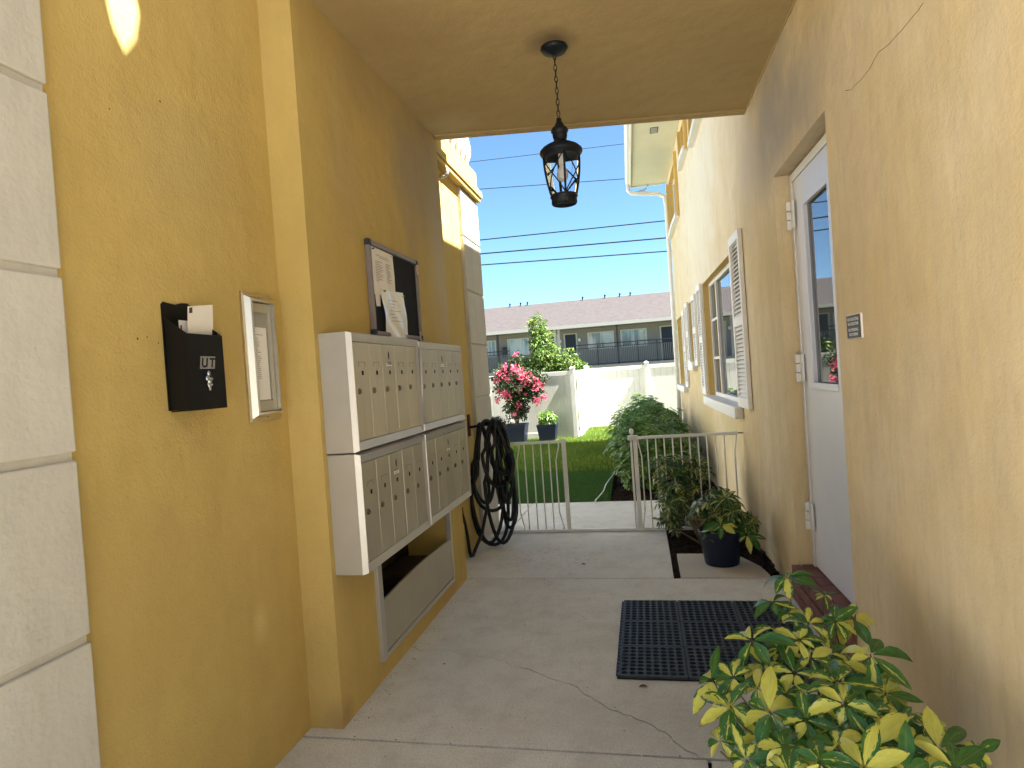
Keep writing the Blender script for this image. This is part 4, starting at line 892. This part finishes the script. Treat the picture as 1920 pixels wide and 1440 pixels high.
def rnd_dir(): 
    v = Vector(rng.normal(size=3)); return v.normalized()
def bush_foliage(name, parent, lobes, n, L, W, nl, mat, seg=2, fill=.35, droop=.6, palm=True, spread=.3, zmin=0.02, bias=.6):
    """leaves spread over and inside ellipsoid lobes (cx,cy,cz,rx,ry,rz); irregular outline from a lumpy radius"""
    m = MB().attr(); vols = [l[3] * l[4] + l[4] * l[5] for l in lobes]; tot = sum(vols)
    ph = [random.uniform(0, 6) for _ in range(6)]
    for _ in range(n):
        l = random.choices(lobes, vols)[0]; d = rnd_dir()
        lump = 1 + .13 * math.sin(5 * d.x + ph[0] + 3 * d.z) + .10 * math.sin(7 * d.y + ph[1] + 4 * d.x) + .08 * math.sin(11 * d.z + ph[2])
        r = lump * (1 - fill * random.random() ** 1.6) * random.uniform(.93, 1.07)
        p = Vector((l[0] + d.x * l[3] * r, l[1] + d.y * l[4] * r, l[2] + d.z * l[5] * r))
        if p.z < zmin: continue
        nrm_ = (d + Vector((0, 0, bias)) + rnd_dir() * .45).normalized(); rn = random.random(); s_ = random.uniform(.7, 1.2)
        if palm: compound(m, p, nrm_, L * s_, W * s_, nl, rn, seg, droop, spread)
        else:
            for k in range(nl):
                dv = (nrm_ * .4 + rnd_dir()).normalized(); leaflet(m, p + rnd_dir() * L * .4, dv, dv.cross(rnd_dir()) + Vector((.001, 0, 0)), L * s_ * random.uniform(.7, 1.2), W * s_, droop, (rn + random.uniform(-.2, .2)) % 1, seg)
    o = m.ob(name, M[mat], parent, recalc=False); o['kind'] = 'stuff'; return o
def branch_set(parent, base, tips_, r0=.012, name='branch', mat='twig'):
    for t in tips_:
        b0 = Vector(base) + Vector((random.uniform(-.03, .03), random.uniform(-.03, .03), 0)); t = Vector(t); mid = b0.lerp(t, .5) + Vector((random.uniform(-.06, .06), random.uniform(-.06, .06), .02))
        m = MB(); m.tube([b0, b0.lerp(mid, .5), mid, mid.lerp(t, .5), t], [r0, r0 * .85, r0 * .7, r0 * .5, r0 * .3], 6); m.ob(name, M[mat], parent, smooth=True)
# mid shrub in front of and through the gate
MS = thing('variegated_shrub', (.35, 5.75, -.03), 'leggy variegated shrub growing against the right half of the white gate', 'shrub')
bush_foliage('foliage', MS, [(.22, 6.0, .52, .20, .24, .22), (.20, 5.72, .28, .15, .20, .24), (.40, 6.1, .45, .20, .25, .28), (.48, 6.0, .15, .18, .22, .16)], 330, .075, .026, 7, 'vleaf2', seg=3, fill=.5, droop=.9)
branch_set(MS, (.42, 5.55, -.03), [(.18, 5.8, .55), (.2, 5.7, .3), (.38, 6.0, .62), (.5, 5.9, .3), (.12, 5.75, .1), (.3, 5.9, .5), (.35, 5.6, .35)], .012)
# blue pot in front with its plant
def pot(c, r0, r1, h, n=32, nm='flower_pot', lab='', cat='pot'):
    m = MB(); m.lathe([(0, .0), (r0 * .97, 0), (r0, .008), (r1 * .955, h * .80), (r1, h * .82), (r1 * 1.02, h * .985), (r1 * 1.01, h), (r1 * .955, h), (r1 * .93, h * .8), (0, h * .78)], c, n); return m
RP = thing('round_flower_pot', (.505, 4.95, .004), 'round dark blue plastic pot on the pale paver beside the wall', 'flower pot')
pot((.505, 4.95, .0045), .127, .162, .262).ob('pot_body', M['navy'], RP, smooth=True)
m = MB(); m.lathe([(0, .222), (.145, .215)], (.505, 4.95, 0), 20); m.ob('soil', M['mulch'], RP)
PP = thing('potted_schefflera', (.52, 4.97, .21), 'small variegated plant growing in the round dark blue pot', 'potted plant')
bush_foliage('foliage', PP, [(.52, 5.02, .42, .17, .17, .15), (.66, 5.0, .30, .13, .10, .07)], 75, .088, .032, 7, 'vleaf2', seg=4, fill=.5, droop=.9, zmin=.25)
for (px, py, yy, sc) in ((1352, 985, 4.80, 1.05), (1400, 1003, 4.85, 1.0), (1330, 998, 4.85, .7)):
    o = put('leaf', random.choice(lv), PP, at_px(px, py, yy)); o.rotation_euler = Vector((0, -.9, 1)).normalized().to_track_quat('Z', 'Y').to_euler(); o.scale = (sc * 1.25,) * 3
branch_set(PP, (.5, 4.96, .2), [(.45, 4.95, .45), (.55, 5.0, .5), (.64, 4.98, .35), (.5, 5.05, .5)], .007)
# big hedge shrub by the wall beyond the gate
HB = thing('schefflera_hedge', (0, 9.5, -.03), 'large rounded green shrub along the right wall beyond the gate', 'shrub')
bush_foliage('foliage', HB, [(-.02, 8.5, .46, .42, .65, .40), (.00, 9.6, .52, .55, .8, .42), (.10, 10.6, .52, .58, .8, .42), (.30, 9.2, .40, .40, 1.2, .32), (-.08, 8.2, .22, .30, .45, .25), (.05, 12.0, .48, .55, .8, .44), (-.02, 13.2, .50, .52, .55, .44)], 4000, .072, .036, 6, 'bleaf', seg=3, fill=.42, droop=.45, bias=1.3)
branch_set(HB, (-.1, 8.3, -.03), [(-.25, 8.0, .3), (-.2, 8.1, .45), (-.05, 8.2, .4), (.1, 8.1, .35), (-.3, 8.4, .5), (-.15, 7.95, .25)], .014)
# black looping tube by the wall at the far end of the hedge
m = MB()
for k in range(4):
    pts = []
    for i in range(16):
        t = i / 15; pts.append((.30 + .30 * t + .10 * math.sin(3.1 * t) + .012 * k, 11.9 + .05 * k, .45 + .27 * math.sin(math.pi * min(1, t * 1.05 + .12)) * (1 - .06 * k) - .28 * t * t))
    m.tube(pts, .011, 6)
tag(m.ob('irrigation_tubing', M['rubber'], smooth=True), 'bent black tubing rising above the green hedge by the wall', 'tubing')
m = MB(); m.tube([(-.49, 9.35, .04), (-.49, 9.0, .03), (-.53, 8.6, .035), (-.56, 8.2, .03), (-.565, 7.8, .03), (-.60, 7.45, .03), (-.63, 7.31, .02), (-.63, 7.2, .01)], .007, 6); tag(m.ob('cord', M['white'], smooth=True), 'thin white cord lying along the edge of the turf', 'cord')
m = MB(); m.lathe([(0, 0), (.02, .005), (.028, .03), (.02, .055), (0, .06)], (.52, 8.4, 0), 10); m.v = [(x, y, z + .30) for x, y, z in m.v]; m.tube([(.52, 8.4, -.03), (.52, 8.4, .31)], .008, 6); tag(m.ob('garden_light', flat('peach_globe', (.6, .4, .3), .5), smooth=True), 'small pale knob on a stake in the mulch beside the wall', 'garden stake')

# ------------------------------------------------------------------ fence
FN = thing('vinyl_fence', (-1.5, 14.2, 0), 'white vinyl privacy fence section behind the navy planters', 'fence', 'white vinyl fence sections at the back of the lawn')
def fence(parent, x0, x1, y, z0, z1, posts, tilt=0):
    for px_ in posts:
        m = MB(); m.box(px_ - .055, px_ + .055, y - .055, y + .055, -.08, z1 + .05); p_ = m.ob('post', M['vinyl'], parent, bevel=.006)
        m = MB(); b = len(m.v); m.box(px_ - .066, px_ + .066, y - .066, y + .066, z1 + .05, z1 + .065); m.v += [(px_ - .06, y - .06, z1 + .066), (px_ + .06, y - .06, z1 + .066), (px_ + .06, y + .06, z1 + .066), (px_ - .06, y + .06, z1 + .066), (px_, y, z1 + .10)]
        for q in ((8, 9, 12), (9, 10, 12), (10, 11, 12), (11, 8, 12)): m.f.append(tuple(b + i for i in q)); m.mi.append(0)
        m.ob('post_cap', M['vinyl'], p_)
    ps = sorted(posts)
    for a, b in zip(ps, ps[1:]):
        for zz, hh in ((z0, .14), (z1 - .10, .10)): m = MB(); m.box(a + .056, b - .056, y - .022, y + .022, zz, zz + hh); m.ob('rail', M['vinyl'], parent, bevel=.004)
        W_ = b - a - .112; n = max(1, round(W_ / .15)); bw = W_ / n
        bd = MB(); bd.box(.002, bw - .002, -.011, .011, 0, z1 - z0 - .242); bd = bd.mesh('board', M['vinyl'], bevel=.004)
        for i in range(n): put('board', bd, parent, (a + .056 + bw * i, y, z0 + .1405))
fence(FN, -6, -1.5, 14.2, .03, 1.56, [-6.3, -4.7, -3.1, -1.56])
FR = thing('vinyl_fence', (0, 16.3, 0), 'white vinyl privacy fence section set back beside the right building', 'fence', 'white vinyl fence sections at the back of the lawn')
fence(FR, -1.4, 1.9, 16.3, .05, 1.58, [-1.42, .12, 1.7])
FR2 = thing('vinyl_fence', (-1.5, 15.2, 0), 'short sunlit white vinyl fence return between the near and far sections', 'fence', 'white vinyl fence sections at the back of the lawn')
n = 13; bw = (16.24 - 14.262) / n
bd = MB(); bd.box(-.011, .011, .002, bw - .002, 0, 1.29); bd = bd.mesh('board', M['vinyl'], bevel=.004)
for i in range(n): put('board', bd, FR2, (-1.47, 14.262 + bw * i, .17))
for zz, hh in ((.03, .14), (1.46, .10)): m = MB(); m.box(-1.492, -1.448, 14.262, 16.24, zz, zz + hh); m.ob('rail', M['vinyl'], FR2, bevel=.004)
# gravel strip at the foot of the near fence
m = MB(); m.box(-5.8, -1.5, 13.95, 14.6, -.05, .012); struct('gravel_strip', m, flat('dark_gravel', (.09, .085, .08), .9, var=.7, sc=40, bump=.5))

# ------------------------------------------------------------------ planters
def square_pot(c, w0, w1, h, lab):
    t = thing('square_planter', c, lab, 'flower pot')
    m = MB(); x, y, z = c; b = len(m.v)
    def ringv(w_, zz): return [(x - w_, y - w_, z + zz), (x + w_, y - w_, z + zz), (x + w_, y + w_, z + zz), (x - w_, y + w_, z + zz)]
    rows = [ringv(w0, 0), ringv(w1 * .97, h * .86), ringv(w1, h * .87), ringv(w1 * 1.02, h), ringv(w1 * .93, h), ringv(w1 * .88, h * .8)]
    for r_ in rows: m.v += r_
    for i in range(len(rows) - 1):
        for k in range(4): m.f.append((b + i * 4 + k, b + i * 4 + (k + 1) % 4, b + (i + 1) * 4 + (k + 1) % 4, b + (i + 1) * 4 + k)); m.mi.append(0)
    m.f.append((b, b + 3, b + 2, b + 1)); m.mi.append(0)
    k = len(m.v) - 4; m.cur = 1; m.f.append((k, k + 1, k + 2, k + 3)); m.mi.append(1)
    m.ob('pot_body', [M['navy'], M['mulch']], t, recalc=False, bevel=0); return t
square_pot((-2.85, 13.7, .01), .19, .245, .44, 'square navy planter holding the pink flowering bougainvillea by the fence')
square_pot((-2.14, 13.72, .01), .165, .215, .40, 'square navy planter with a low leafy plant, to the right of the bougainvillea')
square_pot((-3.42, 13.75, .01), .165, .215, .38, 'square navy planter half hidden behind the hose at the left')
BV = thing('bougainvillea', (-2.85, 13.7, .4), 'bougainvillea with pink flowers in a square navy planter', 'flowering plant')
lob = [(-2.76, 13.7, 1.30, .52, .38, .36), (-3.02, 13.68, 1.58, .32, .25, .22), (-2.42, 13.65, 1.42, .34, .25, .24), (-2.80, 13.7, .82, .32, .26, .30), (-2.76, 13.7, 1.85, .14, .14, .16), (-2.45, 13.7, 1.15, .26, .2, .18)]
bush_foliage('foliage', BV, lob, 1500, .075, .042, 4, 'dleaf', seg=2, fill=.75, droop=.5, palm=False)
branch_set(BV, (-2.83, 13.7, .36), [(-2.98, 13.66, 1.5), (-2.72, 13.7, 1.8), (-2.5, 13.68, 1.4), (-2.85, 13.72, 1.2), (-2.6, 13.62, .95), (-3.05, 13.72, 1.2), (-2.76, 13.66, .9)], .014)
fl = [(-2.72, 13.62, 2.02, .07, 12), (-3.08, 13.5, 1.60, .12, 22), (-3.14, 13.5, 1.45, .12, 18), (-2.74, 13.45, 1.66, .15, 40), (-2.62, 13.45, 1.60, .13, 30), (-2.46, 13.45, 1.46, .16, 50), (-2.36, 13.5, 1.36, .14, 40), (-2.52, 13.45, 1.34, .12, 30), (-2.68, 13.4, 1.22, .10, 24),
      (-3.0, 13.4, 1.14, .11, 46), (-2.90, 13.4, 1.08, .10, 20), (-2.36, 13.5, .98, .10, 20), (-2.28, 13.5, .92, .09, 16), (-2.88, 13.4, 1.42, .12, 20), (-3.16, 13.55, 1.25, .08, 12), (-2.28, 13.55, 1.42, .09, 16), (-2.72, 13.45, .88, .10, 14), (-2.55, 13.5, 1.12, .08, 10), (-2.98, 13.5, 1.74, .09, 16), (-2.82, 13.4, .68, .08, 8)]
fl += [(-2.2, 13.5, 1.30, .13, 26), (-2.15, 13.55, 1.02, .08, 26), (-3.12, 13.5, 1.62, .03, 26), (-2.6, 13.4, 1.50, .14, 34), (-2.32, 13.45, 1.20, .08, 26), (-3.2, 13.5, 1.0, .07, 20), (-2.95, 13.45, 1.55, .12, 20)]
for (a, b, c_, r_, n) in fl:
    m = MB().attr()
    for _ in range(n):
        p = Vector((a, b, c_)) + rnd_dir() * r_ * random.random() ** .6; rn = random.random(); a0 = random.uniform(0, 6); nn_ = (rnd_dir() + Vector((0, -.6, .4))).normalized(); t = nn_.orthogonal().normalized(); bt = nn_.cross(t)
        for k in range(3):
            q = a0 + k * 2.1; rd = t * math.cos(q) + bt * math.sin(q); leaflet(m, p, rd + nn_ * .6, nn_.cross(rd), .038, .032, .1, rn, 2)
    m.ob('flower_cluster', M['pink'], BV, recalc=False)
PL = thing('potted_shrub', (-2.14, 13.72, .38), 'low green leafy plant in the square navy planter at right of the bougainvillea', 'potted plant')
bush_foliage('foliage', PL, [(-2.14, 13.7, .52, .20, .18, .17)], 110, .095, .05, 5, 'bleaf', seg=2, fill=.6, zmin=.36)
PL = thing('potted_shrub', (-3.42, 13.75, .36), 'small dark green plant in the planter behind the hose', 'potted plant')
bush_foliage('foliage', PL, [(-3.36, 13.7, .50, .20, .18, .16)], 90, .09, .045, 5, 'dleaf', seg=2, fill=.6, zmin=.34)

# ------------------------------------------------------------------ tree and shrubs beyond the fence
TR = thing('young_tree', (-2.9, 18.2, 0), 'tall loose yellow green tree rising above the white fence', 'tree')
lob = [(-2.98, 18.2, 2.95, .24, .24, .34), (-2.86, 18.2, 2.50, .34, .3, .40), (-2.75, 18.2, 2.05, .42, .4, .42), (-2.45, 18.2, 1.8, .36, .4, .30), (-3.3, 18.3, 1.75, .45, .4, .28), (-2.8, 18.2, 1.5, .6, .4, .4)]
bush_foliage('crown', TR, lob, 1500, .13, .06, 3, 'tleaf', seg=2, fill=.75, palm=False, droop=.7)
branch_set(TR, (-2.85, 18.2, 0), [(-3.0, 18.2, 2.9), (-2.8, 18.2, 2.4), (-2.4, 18.2, 1.9), (-3.2, 18.2, 1.8)], .035, 'trunk', 'trunk')
SH = thing('flowering_shrub', (-1.9, 17.9, 0), 'lower pale green shrub over the fence to the right of the tall tree', 'shrub')
bush_foliage('foliage', SH, [(-2.0, 18, 1.75, .34, .35, .42), (-1.62, 18, 1.58, .26, .3, .24), (-1.75, 18, 1.2, .4, .3, .5)], 420, .12, .06, 3, 'tleaf', seg=2, fill=.8, palm=False, droop=.7)
branch_set(SH, (-1.85, 18, 0), [(-1.95, 18, 1.7), (-1.6, 18, 1.6), (-2.1, 18, 1.5)], .02)

# ------------------------------------------------------------------ grey motel style building
K = 1.6; GYB = 26 * K
def gx(x): return x * K
def gz(z): return 1.55 + (z - 1.55) * K
GB = thing('apartment_block', (-4, GYB, 0), 'long grey two storey block with a shingled roof and upper walkway beyond the fence', 'building')
X0, X1 = -22, 13
ey, wy_ = GYB, GYB + 1.7
ze = gz(3.38); zfl = gz(1.72); zc = ze - .02
m = MB(); m.box(X0, X1, wy_, wy_ + 9, -.1, ze + .02); m.ob('wall', M['grey'], GB)
m = MB(); m.box(X0, X1, ey - .12, wy_, zfl - .2, zfl); m.ob('walkway', M['grey'], GB)
m = MB(); m.extr([(X0, ey - .5, ze + .10), (X0, ey + 6.2, 6.95), (X0, ey + 12.8, ze + .10)], (X1 - X0, 0, 0)); m.ob('roof', M['shingle'], GB)
m = MB(); m.box(X0, X1, ey - .52, ey - .44, ze - .10, ze + .11); m.ob('fascia', flat('grey_fascia', (.50, .47, .43), .7), GB)
m = MB(); m.box(X0, X1, ey - .439, wy_, ze - .06, ze - .02); m.ob('soffit', M['grey'], GB)
for px_ in (988, 955, 975, 1092, 1134, 1162, 1182, 905):
    p = at_px(px_, 560, ey + 6); m = MB(); m.tube([(p.x, ey + 6.0, 6.85), (p.x, ey + 6.0, 7.10)], .05, 6); m.tube([(p.x, ey + 6.0, 7.07), (p.x + .05, ey + 6.0, 7.13)], .08, 6); m.ob('roof_vent', M['charcoal'], GB)
posts_x = [gx(x) for x in (-7.6, -5.6, -3.3, .22 - .72, 2.6, 5.0)]
ptx = [at_px(p, 640, ey).x for p in (933, 1158)] + [-14.5, -19, 6.5]
for x in ptx: m = MB(); m.box(x - .06, x + .06, ey - .03, ey + .09, -.1, ze - .03); m.ob('post', M['charcoal'], GB)
for p_ in (1040, 1047): 
    x = at_px(p_, 620, ey).x; m = MB(); m.box(x - .075, x + .075, ey - .05, ey + .10, -.1, ze - .061); m.ob('post', flat('pale_grey_post', (.36, .34, .33), .8), GB)
zr = gz(2.60) 
m = MB()
for a, b in ((X0, at_px(1045, 640, ey).x - 3.3), (at_px(1078, 640, ey).x, X1)): 
    m.box(a, b, ey - .03, ey + .03, zr - .04, zr + .03); m.box(a, b, ey - .03, ey + .03, zr - .26, zr - .21); m.box(a, b, ey - .03, ey + .03, zfl + .06, zfl + .11)
m.ob('handrail', M['charcoal'], GB)
m = MB(); x = X0
while x < X1:
    if not (at_px(1045, 640, ey).x - 3.3 < x < at_px(1078, 640, ey).x): m.box(x, x + .055, ey - .012, ey + .012, zfl + .11, zr - .26)
    x += .12
o = m.ob('picket', M['midgrey'], GB); o['kind'] = 'stuff'
for p_ in (1120, 1196, 1232, 971): x = at_px(p_, 650, ey).x; m = MB(); m.box(x - .03, x + .03, ey - .04, ey + .04, zfl, zr + .02); m.ob('rail_post', M['charcoal'], GB)
def px_x(p, py=640): return at_px(p, py, wy_).x
def fwin(pa, pb, pt=614, pb_=650):
    xa, xb = px_x(pa), px_x(pb); za, zb = zfl + 1.18, ze - .42
    m = MB(); m.box(xa - .07, xb + .07, wy_ - .05, wy_ - .001, za - .07, zb + .07); f_ = m.ob('window', flat('pale_window_frame', (.55, .55, .52), .6), GB)
    n = 2; w_ = (xb - xa) / n
    for i in range(n): m = MB(); m.box(xa + w_ * i + .03, xa + w_ * (i + 1) - .03, wy_ - .06, wy_ - .0501, za, zb); m.ob('pane', M['farglass'], f_)
fwin(1104, 1150); fwin(1166, 1212); fwin(953, 990); fwin(915, 928); fwin(850, 880)
def fdoor(pa, pb):
    xa, xb = px_x(pa), px_x(pb)
    m = MB(); m.box(xa - .1, xb + .1, wy_ - .04, wy_ - .001, zfl, ze - .30); f_ = m.ob('door_frame', flat('pale_door_trim', (.5, .5, .48), .6), GB)
    m = MB(); m.box(xa, xb, wy_ - .06, wy_ - .0401, zfl + .02, ze - .38); d_ = m.ob('door', M['doorblue'], GB)
    m = MB(); m.tube([(xb + .25, wy_ - .12, zfl + 1.75), (xb + .25, wy_ - .12, zfl + 1.95)], .09, 8); m.ob('wall_light', M['bulb'], GB)
fdoor(1060, 1080); fdoor(1034, 1044); fdoor(1241, 1262); fdoor(890, 905)
m = MB(); x = px_x(946); m.box(x - .12, x + .12, wy_ - .3, wy_ - .1, zfl + 1.0, zfl + 1.75); m.ob('utility_box', M['charcoal'], GB)

# ------------------------------------------------------------------ overhead wires
def wire(pa, pb, r, y, lab):
    a, b = at_px(*pa, y), at_px(*pb, y); d_ = b - a; s0 = a - d_ * 4.0; s1 = b + d_ * 4.0; m = MB(); m.tube([s0.lerp(s1, i / 12) - Vector((0, 0, .12 * math.sin(math.pi * i / 12))) for i in range(13)], r, 6)
    tag(m.ob('power_line', M['wire'], smooth=True), lab, 'power line', 'power lines across the sky')
wire((900, 445), (1243, 409), .026, 27, 'thick overhead wire, highest of the three thick wires above the grey roof'); wire((900, 471), (1245, 441), .030, 27, 'thick overhead wire, middle of the three thick wires above the grey roof'); wire((900, 492), (1246, 466), .026, 27, 'thick overhead wire, lowest of the three thick wires above the grey roof')
wire((880, 299), (1165, 265), .013, 27, 'thin overhead wire highest in the sky, just under the passage ceiling'); wire((895, 350), (1170, 330), .017, 27, 'thin overhead wire crossing the sky at the height of the lantern glass')

# hairline crack in the right wall and old screw holes in the left wall
def on_rwall(px, py):
    d_ = RAYS(px, py); t = (.98) / (d_.x + .02 * d_.y); return Vector((0, 0, 1.55)) + d_ * t
def to_rb(p): q = Matrix.Rotation(-.02, 3, 'Z') @ (p - Vector((.88, 5, 0))); return (q.x - .0005, q.y + 5, q.z)
pts = []
cp = [(1730, 5), (1712, 32), (1690, 58), (1668, 84), (1648, 98), (1632, 128), (1612, 150), (1596, 168), (1578, 172)]
for a_, b_ in zip(cp, cp[1:]):
    for t in (0, .5): pts.append(to_rb(on_rwall(a_[0] + (b_[0] - a_[0]) * t + random.uniform(-2, 2), a_[1] + (b_[1] - a_[1]) * t)))
m = MB(); m.tube(pts, .0013, 4); m.ob('hairline_crack', flat('crack_shadow', (.22, .16, .10), .9), RB)
for (px, py, r_) in ((258, 635, .004), (276, 632, .003), (297, 643, .003), (300, 190, .004), (205, 204, .003)):
    d_ = RAYS(px, py); p = Vector((0, 0, 1.55)) + d_ * (-1.59 / d_.x); q = xlathe([(r_, 0), (r_ * .8, .0008), (0, .0008)], 8); q.v = [(a - 1.59, b + p.y, c + p.z) for a, b, c in q.v]; q.ob('screw_hole', M['deadleaf'], LB)

# ------------------------------------------------------------------ small litter
m = MB()
for _ in range(150):
    if random.random() < .5: x, y = random.uniform(-1.42, -1.33), random.uniform(2.6, 4.6)
    elif random.random() < .5: x, y = random.uniform(-1.4, .8), random.choice((2.48, 2.505, 4.59, 4.62)) + random.uniform(-.01, .01)
    else: x, y = random.uniform(-1.3, .85), random.uniform(2.2, 5.8)
    if -.25 < x and 3.08 < y < 4.16: continue
    if y > 4.6 and x > .1: continue
    a = random.uniform(0, 6.3); l, w_ = random.uniform(.002, .006), random.uniform(.001, .003); b = len(m.v); m.cur = random.choice((0, 0, 1))
    for q in ((-l, -w_, .0008), (l, -w_, .0008), (l, w_, .0008), (-l, w_, .0008), (0, 0, .003)): m.v.append((x + q[0] * math.cos(a) - q[1] * math.sin(a), y + q[0] * math.sin(a) + q[1] * math.cos(a), q[2]))
    for q in ((0, 1, 4), (1, 2, 4), (2, 3, 4), (3, 0, 4)): m.f.append(tuple(b + i for i in q)); m.mi.append(m.cur)
tag(m.ob('grit', [M['deadleaf'], M['paper']], recalc=False), kind='stuff')
def litter(px, py, lab, L=.03):
    d_ = RAYS(px, py); p = Vector((0, 0, 1.55)) + d_ * (-1.55 / d_.z); m = MB().attr(); leaflet(m, (p.x, p.y, .004), (1, .3, .12), (-.3, 1, 0), L, L * .5, .3, .3, 4, .3)
    tag(m.ob('dead_leaf', M['deadleaf'], recalc=False), lab, 'dead leaf')
litter(1198, 1290, 'curled brown leaf on the concrete just below the rubber mat', .045)
litter(1090, 1059, 'small dark leaf lying on the concrete between gate and mat', .04)
litter(830, 1247, 'tiny brown leaf on the concrete by the foot of the left wall', .018)
